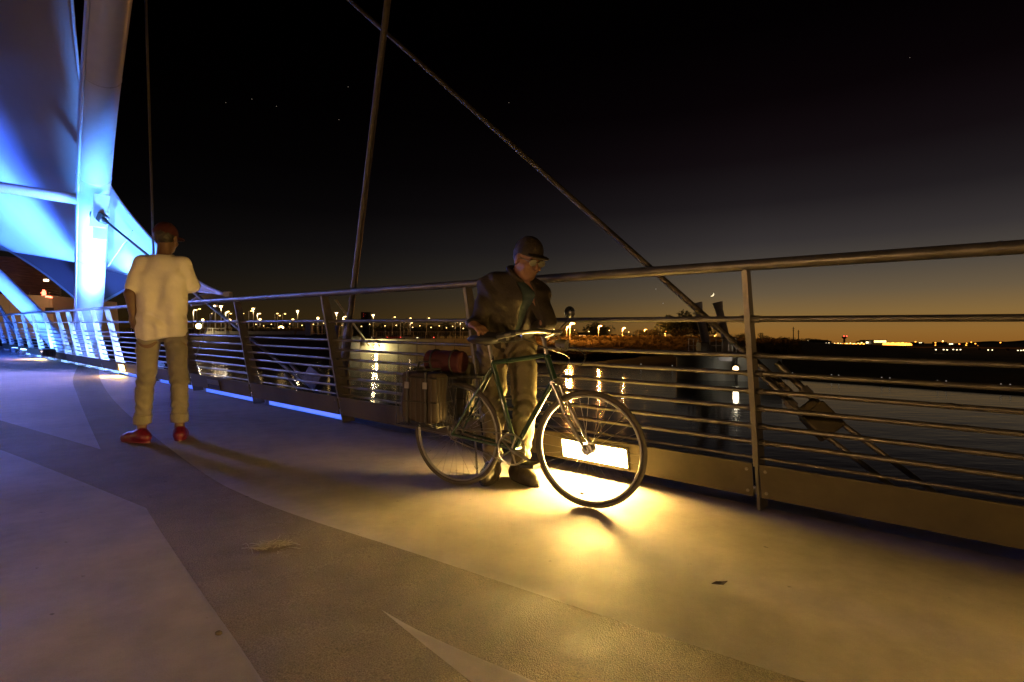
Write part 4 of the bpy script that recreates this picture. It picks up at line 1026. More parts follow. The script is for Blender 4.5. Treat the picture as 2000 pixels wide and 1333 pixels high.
def hand(Pn, w, Rm, curl, side, spread=.1):
    """wrist w; columns of Rm: right, finger direction, back of the hand; side +1 puts the thumb on +x"""
    p = (Pn - np.asarray(w, np.float32)) @ Rm
    d = smin(ell(p, (0, .05, 0), (.042, .056, .017)), cap(p, (0, -.03, 0), (0, .02, 0), .026, .028), .02)
    for i, (x, L) in enumerate(zip((.031, .011, -.010, -.030), (.072, .080, .074, .058))):
        x *= side; q = np.array([x, .092 - (.006 if i == 3 else 0), 0.0]); a = 0; pts = [q * np.array([.9, .75, 1])]; pts.append(q)
        for k, fr in enumerate((.45, .32, .26)):
            a += curl * (1.0, 1.25, .8)[k]
            q = q + np.array([x * spread * (1 - k * .3) * fr, math.cos(a) * L * fr * 1.15, -math.sin(a) * L * fr * 1.15]); pts.append(q)
        d = smin(d, chain(p, pts, [.0115, .0105, .0095, .0088, .0075], .004), .006)
    t = [np.array([.020 * side, .012, -.004]), np.array([.046 * side, .036, -.014]), np.array([.056 * side, .064, -.022 - .02 * curl]), np.array([.052 * side, .090, -.030 - .03 * curl])]
    return smin(d, chain(p, t, [.018, .014, .011, .009], .006), .010)
def wob(Pn, amp, fx=17, seed=0):
    x, y, z = Pn[:, 0], Pn[:, 1], Pn[:, 2]
    return amp * (np.sin(fx * x + 9 * z + 2 * np.sin(11 * z + seed)) * np.sin(fx * y - 13 * z + seed) + .6 * np.sin(31 * z + 14 * x + 3 * np.sin(9 * y + seed)))

M['skin_d'] = mat('dark brown skin', (.14, .075, .045), .5, 0, .12, 12)
M['skin_m'] = mat('tanned skin', (.30, .16, .09), .5, 0, .12, 12)
M['tee'] = mat('cream cotton', (.80, .73, .62), .85, 0, .08, 8, .2, 120)
M['jean'] = mat('khaki twill', (.23, .20, .15), .85, 0, .18, 9, .2, 150)
M['redshoe'] = mat('shiny red trainers', (.11, .004, .02), .42, 0, .35, 30)
M['cap'] = mat('dark red cap', (.045, .004, .006), .9, 0, .2, 20)
M['jacket'] = mat('dark olive jacket', (.036, .027, .013), .75, 0, .3, 10, .3, 90)
M['shirt2'] = mat('dull teal shirt', (.035, .06, .05), .8)
M['pants2'] = mat('faded khaki work trousers', (.20, .165, .09), .8, 0, .25, 9, .3, 90)
M['boot'] = mat('scuffed dark boots', (.055, .045, .03), .45, 0, .4, 25)
M['hair'] = mat('dark hair', (.02, .015, .012), .6)
M['black'] = mat('black rubber', (.02, .02, .02), .6)
M['sole'] = mat('boot sole', (.03, .025, .02), .8)

def drape(Pn, amp, top):
    x, y, z = Pn[:, 0], Pn[:, 1], Pn[:, 2]; w = np.clip((top - z) * 2.2, 0, 1)
    f = np.sin(33 * x + 14 * y + 3.2 * np.sin(4.3 * z + 1)) + .6 * np.sin(58 * x - 21 * y - 9 * z + 2 * np.sin(7 * z)) 
    c = np.exp(-((z - 1.05) / .10) ** 2) * np.sin(64 * z + 11 * x + 3 * np.sin(13 * x))
    return -amp * (w * np.sign(f) * np.abs(f) ** 1.3 * .6 + .45 * c)
def crush(Pn, amp, zs):
    x, y, z = Pn[:, 0], Pn[:, 1], Pn[:, 2]; d = 0
    for z0, s in zs: d = d + np.exp(-((z - z0) / s) ** 2) * np.sin(85 * (z - z0) + 9 * np.sin(14 * x + 3) + 12 * y)
    return -amp * d
# ------------------------------------------------------------------ man in the pale shirt, back to us
base = (G(292, 867) + G(340, 857)) / 2
m1 = empty('person', base, 'person seen from behind in loose cream shirt, rolled khaki trousers and red shoes', 'person')
m1.rotation_euler = (0, 0, math.radians(14))
def foot(Pn, a, yaw, top=.105, L=.27, w=.046):
    c, s = math.cos(yaw), math.sin(yaw); p = Pn - np.asarray(a, np.float32)
    q = np.stack([p[:, 0] * c + p[:, 1] * s, -p[:, 0] * s + p[:, 1] * c, p[:, 2]], 1)
    d = chain(q, [(0, -.055, .048), (0, .02, .055), (.004, .10, .042), (.006, .165, .034)], [.046, .048, .047, .038], .03)
    d = smin(d, cap(q, (0, -.03, .05), (0, -.02, top), .045, .044), .03)
    d = smin(d, ell(q, (.004, .055, .02), (.052, .145, .03)), .015)
    return smax(d, -q[:, 2] - .0, .004), q
FA, FB = (-.155, -.03, 0), (.125, .05, 0)
ya, yb = math.radians(62), math.radians(12)
LEG = {-1: [(-.10, 0, .96), (-.135, .03, .52), (-.15, -.02, .10)], 1: [(.10, 0, .96), (.118, .055, .52), (.122, .045, .10)]}
SH = {-1: (-.15, 0, 1.54), 1: (.15, .02, 1.55)}
ARM = {-1: [SH[-1], (-.215, -.085, 1.27), (-.20, -.03, 1.02)], 1: [SH[1], (.222, .07, 1.34), (.11, .30, 1.42)]}
HC1, HR1 = (.02, .04, 1.765), fr_rot((.25, 1, -.08))
def body1(Pn):
    t = [cap(Pn, (-.06, 0, 1.0), (-.075, .0, 1.42), .086, .084), cap(Pn, (.06, 0, 1.0), (.075, .0, 1.42), .086, .084), cap(Pn, (-.13, 0, 1.52), (.13, .01, 1.52), .055, .055), cap(Pn, (0, 0, 1.5), (.015, .02, 1.69), .06, .056)]
    d = sunion(t, .06)
    for s in (-1, 1):
        d = smin(d, chain(Pn, LEG[s], [.092, .056, .036]), .04)
        d = smin(d, chain(Pn, ARM[s], [.052, .040, .027]), .03)
    d = smin(d, cap(Pn, LEG[-1][2], (-.17, 0, .04), .036, .04), .02); d = smin(d, cap(Pn, LEG[1][2], (.122, .07, .04), .036, .04), .02)
    d = smin(d, head(Pn, HC1, HR1, 1.04), .03)
    d = smin(d, hand(Pn, ARM[-1][2], fr_rot((.25, .45, -.85), (-.9, .2, 0)), .35, 1), .02)
    d = smin(d, hand(Pn, ARM[1][2], fr_rot((-.65, .5, .35), (.3, .2, 1)), .5, -1), .02)
    return d
mesh_sdf('body', body1, (-.42, -.22, -.02), (.50, .50, 1.96), .0065, M['skin_d'], m1)
def tee(Pn):
    t = [cap(Pn, (-.075, 0, .93), (-.085, .0, 1.40), .118, .110), cap(Pn, (.075, 0, .93), (.085, .0, 1.40), .118, .110), cap(Pn, (-.14, 0, 1.535), (.14, .01, 1.54), .066, .066), cap(Pn, (0, .0, 1.5), (.0, .01, 1.60), .09, .075)]
    d = sunion(t, .07)
    d = smin(d, cap(Pn, SH[-1], tuple(np.array(SH[-1]) * .22 + np.array(ARM[-1][1]) * .78), .068, .062), .035)
    d = smin(d, cap(Pn, SH[1], tuple(np.array(SH[1]) * .1 + np.array(ARM[1][1]) * .9), .068, .066), .035)
    d = d + drape(Pn, .009, 1.50) + wob(Pn, .0035, 15, 1)
    d = smax(d, .885 + .02 * np.sin(9 * Pn[:, 0]) - Pn[:, 2], .02); return smax(d, Pn[:, 2] - 1.615, .015)
mesh_sdf('shirt', tee, (-.45, -.25, .78), (.52, .35, 1.68), .007, M['tee'], m1)
def jeans(Pn):
    d = sunion([cap(Pn, (-.07, 0, .97), (.07, 0, .97), .098, .098)] + [chain(Pn, LEG[s], [.094, .070, .060]) for s in (-1, 1)], .025)
    d = d + wob(Pn, .005, 19, 3) + crush(Pn, .006, ((.30, .07), (.52, .09), (.86, .07)))
    return smax(smax(d, .175 - Pn[:, 2], .01), Pn[:, 2] - 1.0, .02)
jn_ = mesh_sdf('trousers', jeans, (-.28, -.2, .1), (.28, .2, 1.08), .0075, M['jean'], m1)
for sd_ in (-1, 1):
    def cuffs(Pn):
        d = chain(Pn, LEG[sd_], [.09, .078, .069]) + wob(Pn, .002, 30, 5)
        return smax(smax(d, .155 - Pn[:, 2], .008), Pn[:, 2] - .235, .008)
    mesh_sdf('cuff', cuffs, (-.28 if sd_ < 0 else 0, -.15, .12), (0 if sd_ < 0 else .25, .2, .27), .006, M['jean'], jn_)
for nm_, A, yw in (('shoe', FA, ya), ('shoe', FB, yb)):
    so_ = mesh_sdf(nm_, lambda Pn: foot(Pn, A, yw, .085)[0], (A[0] - .3, A[1] - .25, -.02), (A[0] + .25, A[1] + .3, .16), .006, M['redshoe'], m1)
    c, s = math.cos(yw), math.sin(yw); tr = lambda x, y, z: Vector((A[0] + x * c - y * s, A[1] + x * s + y * c, z))
    la = MB()
    for k in range(4): la.path([tr(-.035, .03 + .025 * k, .088 - .008 * k), tr(.0, .045 + .025 * k, .106 - .011 * k), tr(.035, .03 + .025 * k, .088 - .008 * k)], .004, 5)
    la.build('laces', M['tee'], so_)
    sl = MB(); out_ = [tr(.05 * math.sin(a) * (1 if abs(a) < 9 else 1), .05 + .15 * math.cos(a), .0) for a in [2 * math.pi * k / 20 for k in range(20)]]; sl.prism(out_, (0, 0, .016)); sl.build('sole', M['redshoe'], so_)
def cap1(Pn):
    p = (Pn - np.asarray(HC1, np.float32)) @ HR1
    d = ell(p, (0, -.012, .045), (.090, .108, .100)); d = smax(d, .02 - p[:, 2], .01)
    return np.minimum(d, smax(ell(p, (0, .12, .03), (.075, .085, .014)), .03 - p[:, 1], .01))
mesh_sdf('cap', cap1, (-.2, -.2, 1.70), (.25, .3, 1.98), .006, M['cap'], m1)
def hair1(Pn):
    p = (Pn - np.asarray(HC1, np.float32)) @ HR1
    d = ell(p, (0, -.022, .03), (.084, .098, .098)) + .0025 * np.sin(210 * p[:, 0]) * np.sin(170 * p[:, 2])
    return smax(smax(d, p[:, 1] - .012, .01), -.055 - p[:, 2], .012)
mesh_sdf('hair', hair1, (-.2, -.2, 1.64), (.25, .3, 1.92), .005, M['hair'], m1)
cr_ = MB(); cr_.path([Vector((.004 + .078 * math.cos(a), .012 + .074 * math.sin(a), 1.612 + .012 * math.sin(a))) for a in [2 * math.pi * k / 24 for k in range(24)]], .010, 8, closed=True); cr_.build('collar', M['tee'], m1, smooth=60, origin=(0, 0, 0))
wb = MB(); wb.path([Vector(ARM[-1][2]) + Vector((.029 * math.cos(a), .006, .029 * math.sin(a))) for a in [2 * math.pi * k / 14 for k in range(14)]], .006, 6, closed=True); wb.build('watch', M['galv'], m1, origin=(0, 0, 0))

# ------------------------------------------------------------------ bicycle
ra_, fa_ = G(892, 947), G(1150, 992)
bd_ = (fa_ - ra_); bd_.z = 0; WB = bd_.length; bd_.normalize(); bs_ = Vector((-bd_.y, bd_.x, 0))   # bs_ : left side of the rider (towards the railing)
bk = empty('bicycle', ra_, 'dark green bicycle with wire pannier baskets standing in front of the bright lamp', 'bicycle')
WR = .335
def B(x, y, z): return ra_ + bd_ * x + bs_ * y + Vector((0, 0, z + (fa_.z - ra_.z) * x / WB))
M['bgreen'] = mat('dark green bicycle enamel', (.018, .05, .024), .3, .1, .1, 10, coat=.5)
M['tyre'] = mat('grey brown tyre rubber', (.085, .072, .055), .8)
M['chrome'] = mat('worn chrome', (.42, .40, .36), .3, .95, .1, 20)
M['rim'] = mat('alloy rim', (.34, .33, .30), .4, .9)
M['wire'] = mat('black coated wire', (.05, .05, .045), .4, .3)
def ringpts(c, r, n=48): return [B(c + r * math.cos(2 * math.pi * k / n), 0, WR + r * math.sin(2 * math.pi * k / n)) for k in range(n)]
for cx, nm in ((0, 'rear'), (WB, 'front')):
    wh = MB().path(ringpts(cx, WR - .0145, 56), .0145, 10, closed=True).build('wheel', M['tyre'], bk, smooth=60)
    wh['_o'] = bk['_o']
    MB().path(ringpts(cx, WR - .033, 56), .009, 8, closed=True).build('rim', M['rim'], wh, smooth=60)
    h_ = MB(); h_.tube(B(cx, -.05, WR), B(cx, .05, WR), .018, n=12); h_.tube(B(cx, -.036, WR), B(cx, -.032, WR), .032, n=14); h_.tube(B(cx, .032, WR), B(cx, .036, WR), .032, n=14); h_.build('hub', M['chrome'], wh, smooth=50)
    sp_ = MB()
    for k in range(32):
        a = 2 * math.pi * k / 32; b = a + (.42 if k % 4 < 2 else -.42); y = .034 * (1 if k % 2 else -1)
        sp_.tube(B(cx + .03 * math.cos(b), y, WR + .03 * math.sin(b)), B(cx + (WR - .038) * math.cos(a), 0, WR + (WR - .038) * math.sin(a)), .0013, n=5)
    sp_.build('spokes', M['chrome'], wh)
BB = (.43, 0, .285); ST = (.27, 0, .80); HTp = (WB - .265, 0, .86); HB = (WB - .215, 0, .72)
fm = MB()
for a, b, r in ((BB, ST, .0155), (ST, HTp, .0145), (BB, HB, .017), (HTp, HB, .020)): fm.tube(B(*a), B(*b), r, n=12)
for s in (-1, 1):
    fm.tube(B(BB[0], .03 * s, BB[2]), B(0, .058 * s, WR), .010, .008, 10); fm.tube(B(ST[0], .02 * s, ST[2] - .03), B(0, .058 * s, WR), .008, .007, 10)
fm.tube(B(BB[0], -.036, BB[2]), B(BB[0], .036, BB[2]), .022, n=14)
fm.build('frame', M['bgreen'], bk, smooth=50)
fk = MB()
for s in (-1, 1): fk.path([B(WB - .205, .045 * s, .70), B(WB - .12, .05 * s, .52), B(WB - .03, .052 * s, .38), B(WB, .052 * s, WR)], [.013, .012, .010, .009], 10)
fk.tube(B(WB - .205, -.055, .70), B(WB - .205, .055, .70), .014); fk.tube(B(*HB), B(WB - .205, 0, .70), .016); fk.build('fork', M['chrome'], bk, smooth=50)
MB().tube(B(*ST), B(.245, 0, .91), .0135).build('seat_post', M['chrome'], bk, smooth=50)
sd_ = MB(); sd_.ball(B(.21, 0, .945), 1, 14, 8)
sd_.v = [B(.21, 0, .945) + bd_ * (q := (v - B(.21, 0, .945))).x * .12 + bs_ * q.y * .085 + Vector((0, 0, q.z * .035)) for v in sd_.v]
k0 = len(sd_.v); sd_.path([B(.22, 0, .95), B(.32, 0, .955), B(.375, 0, .945)], [.05, .028, .018], 10)
sd_.build('saddle', M['black'], bk, smooth=70)
hb = MB(); hb.tube(B(*HTp), B(WB - .285, 0, .97), .013)
hb.tube(B(WB - .285, 0, .97), B(WB - .22, 0, .995), .014); hb.build('stem', M['chrome'], bk, smooth=50)
hpts = [B(WB - .42, -.30, .965), B(WB - .33, -.275, .985), B(WB - .24, -.16, 1.0), B(WB - .22, 0, .995), B(WB - .24, .16, 1.0), B(WB - .33, .275, .985), B(WB - .42, .30, .965)]
hbar = MB().path([Vector(p) for p in spline([tuple(p) for p in hpts], 5)], .0115, 10).build('handlebar', M['chrome'], bk, smooth=60)
for s in (-1, 1):
    MB().tube(B(WB - .43, .302 * s, .963), B(WB - .325, .274 * s, .986), .0165, n=12).build('grip', M['black'], bk, smooth=50)
    MB().path([B(WB - .30, .25 * s, .985), B(WB - .29, .27 * s, .95), B(WB - .37, .31 * s, .935)], .006, 6).build('brake_lever', M['chrome'], bk)
MB().path([B(WB - .34, .28, .985), B(WB - .28, .33, 1.06), B(WB - .26, .35, 1.10)], .005, 6).build('mirror_stalk', M['chrome'], bk)
mr_ = MB().ball(B(WB - .26, .35, 1.13), (.035, .035, .04), 12, 8).build('mirror', M['chrome'], bk, smooth=60)
for (x0, y0, z0), (x1, y1, z1) in (((WB - .29, -.26, .955), (WB - .18, -.02, .74)), ((WB - .29, .26, .955), (WB - .10, .03, .76))):
    MB().path([Vector(p) for p in spline([tuple(B(x0, y0, z0)), tuple(B(x0 + .12, y0 * .8, z0 - .05)), tuple(B(x1 + .07, y1, (z0 + z1) / 2)), tuple(B(x1, y1, z1))], 5)], .003, 5).build('brake_cable', M['wire'], bk)
hl_ = MB(); hl_.tube(B(WB - .2, 0, .93), B(WB - .135, 0, .92), .022, .034, 14); hl_.build('headlight', M['chrome'], bk, smooth=50)
cs = MB(); ro = [B(BB[0] + .092 * math.cos(a), -.05, BB[2] + .092 * math.sin(a)) for a in [2 * math.pi * k / 28 for k in range(28)]]
cs.path(ro, .006, 6, closed=True)
for k in range(5): a = k * 1.2566; cs.tube(B(BB[0], -.05, BB[2]), B(BB[0] + .09 * math.cos(a), -.05, BB[2] + .09 * math.sin(a)), .006, n=6)
cs.build('chainring', M['chrome'], bk)
for s, a in ((-1, -.35), (1, math.pi - .35)):
    e_ = (BB[0] + .17 * math.cos(a), BB[2] + .17 * math.sin(a)); MB().tube(B(BB[0], .06 * s, BB[2]), B(e_[0], .07 * s, e_[1]), .011, .009).build('crank', M['chrome'], bk)
    MB().box(B(e_[0], .125 * s, e_[1]), bd_ * .045, bs_ * .045, (0, 0, .011)).build('pedal', M['black'], bk, bevel=.004)
ch = MB(); ch.path([B(BB[0], -.05, BB[2] + .092), B(0, -.05, WR + .035), B(-.035, -.05, WR), B(0, -.05, WR - .035), B(BB[0], -.05, BB[2] - .092)], .0045, 5); ch.build('chain', M['dsteel'], bk)
rk = MB()
for s in (-1, 1):
    rk.tube(B(.22, .05 * s, .70), B(-.28, .06 * s, .72), .006); rk.tube(B(-.02, .06 * s, WR + .02), B(-.10, .06 * s, .72), .006); rk.tube(B(0, .06 * s, WR + .02), B(-.26, .06 * s, .72), .005)
for k in range(6): rk.tube(B(.18 - .09 * k, -.055, .71), B(.18 - .09 * k, .055, .71), .005)
rk.build('rear_rack', M['wire'], bk)
MB().path([B(.10, .06, .34), B(.06, .16, .01)], .008, 8).build('kickstand', M['chrome'], bk)
def basket(y0, y1):
    m = MB(); x0, x1, z0, z1 = -.29, .02, .40, .70
    for z in (z0, z1, (z0 + z1) / 2): m.path([B(x0, y0, z), B(x1, y0, z), B(x1, y1, z), B(x0, y1, z)], .004, 6, closed=True)
    for k in range(9):
        x = x0 + (x1 - x0) * k / 8
        for y in (y0, y1): m.tube(B(x, y, z0), B(x, y, z1), .0025, n=5)
        m.tube(B(x, y0, z0), B(x, y1, z0), .0025, n=5)
    for k in range(1, 5):
        y = y0 + (y1 - y0) * k / 5
        for x in (x0, x1): m.tube(B(x, y, z0), B(x, y, z1), .0025, n=5)
        m.tube(B(x0, y, z0), B(x1, y, z0), .0025, n=5)
    return m
basket(-.075, -.25).build('pannier_basket', M['wire'], bk); basket(.075, .25).build('pannier_basket', M['wire'], bk)
def bag_fn(c, r, sd):
    def f(Pn):
        p = Pn - np.asarray(c, np.float32); p = np.stack([p @ np.array(bd_, np.float32), p @ np.array(bs_, np.float32), p[:, 2]], 1)
        q = np.abs(p) - np.array(r, np.float32) + .035; d = np.linalg.norm(np.maximum(q, 0), axis=1) + np.minimum(q.max(1), 0) - .035
        return d + wob(p, .005, 24, sd)
    return f
for y, col, nm, lb, zt in ((-.163, (.06, .044, .032), 'bag', 'brown bag filling the near pannier basket', .17), (.163, (.10, .09, .06), 'bag', 'dark bag bulging from the far pannier basket', .2)):
    c = B(-.135, y, .405 + zt); bo = empty(nm, c, lb, 'bag')
    mm = mesh_sdf('cloth', (lambda f: (lambda Pn: f(Pn + np.asarray(c, np.float32))))(bag_fn(c, (.140, .074, zt * .92), 3)), (-.26, -.26, -.25), (.26, .26, .25), .008, mat(nm + ' cloth', col, .8, 0, .2, 10), bo)
    sb_ = MB()
    for xx in (-.07, .07):
        for sg_ in (-1, 1): sb_.path([c + bd_ * xx + bs_ * (.081 * sg_) + Vector((0, 0, zz_)) for zz_ in (-zt * .9, 0, zt * .93)], .008, 5)
        sb_.path([c + bd_ * xx + bs_ * q_ + Vector((0, 0, zt + .004)) for q_ in (-.075, 0, .075)], .008, 5)
    sb_.build('strap', M['wire'], bo)
    bk_ = MB()
    for xx in (-.07, .07): bk_.box(c + bd_ * xx - bs_ * .088 + Vector((0, 0, zt * .45)), bd_ * .016, bs_ * .004, (0, 0, .02))
    bk_.build('buckle', M['chrome'], bo)
    hd_ = MB(); hd_.path([c + bd_ * -.06 + Vector((0, 0, zt - .01)), c + bd_ * -.04 + Vector((0, 0, zt + .05)), c + bd_ * .04 + Vector((0, 0, zt + .05)), c + bd_ * .06 + Vector((0, 0, zt - .01))], .007, 6); hd_.build('handle', M['wire'], bo)
rb_ = B(-.10, 0, .74)
rp = empty('bag', rb_, 'red rolled bag strapped on top of the bicycle rack', 'bag')
MB().tube(B(-.22, 0, .795), B(.05, 0, .795), .072, n=18).build('roll', mat('red nylon', (.055, .007, .009), .75, 0, .25, 14), rp, smooth=50, bevel=.01)
st_ = MB()
for x in (-.16, -.01): st_.path([B(x, .076 * math.cos(a), .795 + .076 * math.sin(a)) for a in [2 * math.pi * k / 18 for k in range(18)]], .006, 5, closed=True)
st_.build('strap', M['black'], rp)

# ------------------------------------------------------------------ man leaning over the bicycle
fl_, fr_ = G(961, 934), G(1016, 938)
base2 = (fl_ + fr_) / 2
m2 = empty('person', base2, 'person in dark olive jacket, cap and glasses leaning over the bicycle', 'person')
W2 = lambda x, y, d: np.array(P(x, y, d) - base2, np.float32)
a1 = np.array(fl_ - base2); a2 = np.array(fr_ - base2)
HIPC = W2(990, 668, 3.74); 
LG = {-1: [HIPC + np.array([-.10, .03, 0]), W2(966, 803, 3.60), a1 + np.array([.0, .05, .10])], 1: [HIPC + np.array([.09, -.02, 0]), W2(1026, 803, 3.50), a2 + np.array([0, .05, .10])]}
CH = W2(998, 578, 3.62); NK = W2(1010, 547, 3.54)
S2 = {-1: W2(956, 562, 3.62), 1: W2(1050, 574, 3.46)}
hand_r = np.array(B(.20, -.03, .985) - base2); hand_l = np.array(B(WB - .375, .285, .985) - base2)
A2 = {-1: [S2[-1], W2(936, 632, 3.56), hand_r + np.array([-.06, .075, .055])], 1: [S2[1], W2(1068, 632, 3.36), hand_l + np.array([-.075, .045, .035])]}
HC2 = W2(1031, 508, 3.44); HR2 = fr_rot((.55, -.80, -.42), (.10, -.1, 1))
def torso2(Pn, gr, k=.07):
    sl = .55 * S2[-1] + .45 * CH; sr = .55 * S2[1] + .45 * CH
    return sunion([cap(Pn, HIPC + np.array([-.06, 0, .04]), sl, .102 + gr, .102 + gr), cap(Pn, HIPC + np.array([.06, 0, .04]), sr, .102 + gr, .100 + gr), cap(Pn, S2[-1], S2[1], .062 + gr, .060 + gr), cap(Pn, CH, NK, .085 + gr, .062 + gr * .8)], k)
def body2(Pn):
    d = torso2(Pn, -.012); d = smin(d, cap(Pn, NK, HC2 + np.array([-.01, .03, -.02]), .058, .056), .03)
    for s in (-1, 1):
        d = smin(d, chain(Pn, LG[s], [.090, .056, .038]), .04); d = smin(d, chain(Pn, A2[s], [.05, .040, .028]), .03)
    d = smin(d, cap(Pn, LG[-1][2], a1 + np.array([0, 0, .04]), .038, .035), .02); d = smin(d, cap(Pn, LG[1][2], a2 + np.array([0, 0, .04]), .038, .035), .02)
    d = smin(d, head(Pn, HC2, HR2, 1.04), .03)
    v1 = Vector(hand_r - A2[-1][2]); v2 = Vector(hand_l - A2[1][2])
    d = smin(d, hand(Pn, A2[-1][2], fr_rot(v1 + Vector((.02, -.02, .02)), (.1, -.3, 1)), .42, -1), .02)
    d = smin(d, hand(Pn, A2[1][2], fr_rot(v2 + Vector((0, 0, .025)), (.1, -.1, 1)), .75, -1), .02)
    return d
mesh_sdf('body', body2, (-.42, -.75, -.02), (.62, .30, 1.72), .0065, M['skin_m'], m2)
def jack(Pn):
    d = torso2(Pn, .020)
    for s in (-1, 1): d = smin(d, chain(Pn, [A2[s][0], A2[s][1], A2[s][1] * .12 + A2[s][2] * .88], [.068, .054, .042]), .018)
    ax = (CH - HIPC) / np.linalg.norm(CH - HIPC); hgt = (Pn - HIPC) @ ax.astype(np.float32)
    d = d + wob(Pn, .0075, 19, 2) - .006 * np.sin(60 * ((Pn - S2[-1]) @ np.array([.5, .2, .8], np.float32)) + 4 * np.sin(15 * Pn[:, 1])) * np.exp(-(np.abs(Pn[:, 0] - S2[-1][0]) / .12) ** 2) - .009 * np.sin(46 * hgt + 9 * np.sin(11 * Pn[:, 0]) + 6 * Pn[:, 1]) * np.exp(-((hgt - .05) / .12) ** 2)
    d = smax(d, -.055 - hgt, .02)
    up_ = ((NK - CH) / np.linalg.norm(NK - CH)).astype(np.float32); d = smax(d, (Pn - NK) @ up_ - .075, .012)
    # open front: a V from the neck down
    fwd = np.array([.45, -.86, -.25], np.float32); fwd /= np.linalg.norm(fwd); rt = np.cross(fwd, ax).astype(np.float32); rt /= np.linalg.norm(rt)
    q = Pn - CH; xr = np.abs(q @ rt - .0); fr = q @ fwd
    gap = .010 + .075 * np.clip((hgt - .10), 0, 1)
    return smax(d, -np.maximum(xr - gap, .045 - fr), .008)
jk = mesh_sdf('jacket', jack, (-.45, -.70, .80), (.60, .32, 1.62), .007, M['jacket'], m2)
mesh_sdf('shirt', lambda Pn: smax(torso2(Pn, .002) + wob(Pn, .003, 18, 4), (Pn - NK) @ ((NK - CH) / np.linalg.norm(NK - CH))  .astype(np.float32) - .05, .01), (-.40, -.65, .86), (.40, .30, 1.58), .008, M['shirt2'], m2)
def pants2(Pn):
    d = sunion([cap(Pn, HIPC + np.array([-.065, .01, .02]), HIPC + np.array([.065, -.01, .02]), .118, .118)] + [chain(Pn, LG[s], [.108, .076, .062]) for s in (-1, 1)], .012)
    return smax(smax(d + wob(Pn, .006, 17, 6) + crush(Pn, .007, ((.20, .08), (.52, .10), (.85, .08))), .085 - Pn[:, 2], .02), Pn[:, 2] - (HIPC[2] + .09), .02)
mesh_sdf('trousers', pants2, (-.34, -.45, .04), (.36, .28, 1.12), .0075, M['pants2'], m2)
for A, yw in ((a1, math.radians(168)), (a2, math.radians(212))):
    bo_ = mesh_sdf('boot', lambda Pn: foot(Pn, A, yw, .15)[0] - .004, tuple(A - .3)[:2] + (-.03,), tuple(A + .3)[:2] + (.22,), .006, M['boot'], m2)
    c, s = math.cos(yw), math.sin(yw); tr = lambda x, y, z: Vector((A[0] + x * c - y * s, A[1] + x * s + y * c, A[2] + z))
    sl = MB(); sl.prism([tr(.054 * math.sin(2 * math.pi * k / 20), .055 + .158 * math.cos(2 * math.pi * k / 20), -.004) for k in range(20)], (0, 0, .024)); sl.build('sole', M['sole'], bo_)
    la = MB()
    for k in range(4): la.path([tr(-.036, .035 + .024 * k, .100 - .009 * k), tr(.0, .05 + .024 * k, .116 - .011 * k), tr(.036, .035 + .024 * k, .100 - .009 * k)], .004, 5)
    la.build('laces', M['sole'], bo_)
def cap2(Pn):
    p = (Pn - np.asarray(HC2, np.float32)) @ HR2
    d = smax(ell(p, (0, -.012, .048), (.086, .106, .100)), .032 - p[:, 2], .012)
    return np.minimum(d, smax(ell(p, (0, .10, .048), (.070, .065, .012)), .03 - p[:, 1], .01))
mesh_sdf('cap', cap2, tuple(HC2 - .25), tuple(HC2 + .25), .006, M['jacket'], m2)
def hair2(Pn):
    p = (Pn - np.asarray(HC2, np.float32)) @ HR2
    d = ell(p, (0, -.022, .03), (.084, .098, .098)) + .0025 * np.sin(210 * p[:, 0]) * np.sin(170 * p[:, 2])
    d = smax(smax(d, p[:, 1] - .005, .01), -.06 - p[:, 2], .012)
    return d
mesh_sdf('hair', hair2, tuple(HC2 - .2), tuple(HC2 + .2), .005, M['hair'], m2)
hm = Matrix([list(r) for r in HR2.tolist()]); hv_ = lambda x, y, z: Vector(HC2.tolist()) + hm @ Vector((x, y, z)) * 1.04
gl = MB()
for s in (-1, 1):
    gl.path([hv_(.032 * s + .025 * math.cos(a), .104 - .006 * abs(math.cos(a)), .008 + .019 * math.sin(a)) for a in [2 * math.pi * k / 18 for k in range(18)]], .003, 6, closed=True)
    gl.tube(hv_(.058 * s, .098, .012), hv_(.080 * s, .0, .012), .0025, n=6)
gl.tube(hv_(-.008, .108, .012), hv_(.008, .108, .012), .003, n=6)
cl2 = MB(); ax2 = Vector(((NK - CH) / np.linalg.norm(NK - CH)).tolist()); s1_ = ax2.cross(Vector((0, 1, 0))).normalized(); s2_ = ax2.cross(s1_)
cl2.path([Vector(NK.tolist()) + ax2 * (.055 + .012 * math.sin(a * 2)) + (s1_ * math.cos(a) + s2_ * math.sin(a)) * .078 for a in [2 * math.pi * k / 24 for k in range(24)]], .016, 8, closed=True)
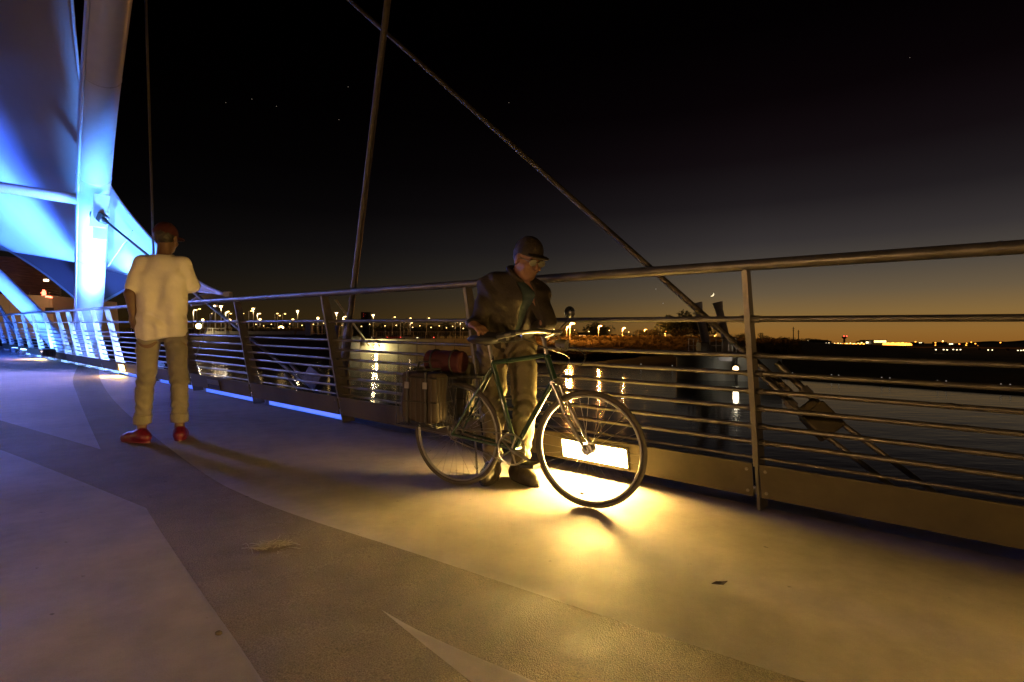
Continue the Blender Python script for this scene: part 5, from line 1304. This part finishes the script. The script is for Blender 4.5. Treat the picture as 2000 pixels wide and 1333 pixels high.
cl2.build('collar', M['jacket'], jk, smooth=60, origin=(0, 0, 0))
gls = gl.build('glasses', M['chrome'], m2, origin=(0, 0, 0))
lens = MB()
for s in (-1, 1): lens.add([hv_(.032 * s + .024 * math.cos(a), .1035, .008 + .018 * math.sin(a)) for a in [2 * math.pi * k / 18 for k in range(18)]], [tuple(range(18))])
lens.build('lens', M['chrome'], gls, origin=(0, 0, 0))

# dead weed blown onto the aggregate
wc = G(528, 1068); wd_ = MB(); wr = np.random.default_rng(3)
for _ in range(46):
    a = wr.uniform(0, 6.28); L_ = wr.uniform(.03, .10); o_ = wc + Vector((wr.normal(0, .045), wr.normal(0, .03), .002)); q = Vector((math.cos(a), math.sin(a) * .6, 0))
    wd_.path([o_, o_ + q * L_ * .5 + Vector((0, 0, wr.uniform(.001, .012))), o_ + q * L_ + Vector((wr.normal(0, .012), wr.normal(0, .012), wr.uniform(0, .01)))], .0011, 5)
tag(wd_.build('dry_weed', M['pole']), 'pale tangle of dry weed stalks lying on the rough paving band', 'dry weed')
# small litter on the deck
for x, y, s, lb in ((1405, 1147, .031, 'small dry leaf lying on the concrete at lower right'), (1137, 968, .012, 'tiny dark pebble in the bright pool of lamp light'), (427, 1244, .012, 'tiny dark pebble near the edge of the lower left concrete slab')):
    c = G(x, y); m = MB()
    if s > .03: m.add([c + Vector((dx * s, dy * s, .012 + dz * s)) for dx, dy, dz in ((-1, 0, 0), (-.3, .4, .12), (.5, .35, .1), (1.1, .1, .3), (.4, -.35, .05), (-.4, -.35, .1), (0, 0, -.1))], [(0, 1, 6), (1, 2, 6), (2, 3, 6), (3, 4, 6), (4, 5, 6), (5, 0, 6)])
    else: m.ball(c + Vector((0, 0, s * .5 + .006)), (s, s * .7, s * .6), 8, 5)
    o = m.build('leaf' if s > .03 else 'pebble', M['bark']); 
    if s > .03: so2 = o.modifiers.new('s', 'SOLIDIFY'); so2.thickness = .003
    tag(o, lb, 'leaf' if s > .03 else 'pebble')
for o in bpy.data.objects:
    if '_o' in o: del o['_o']
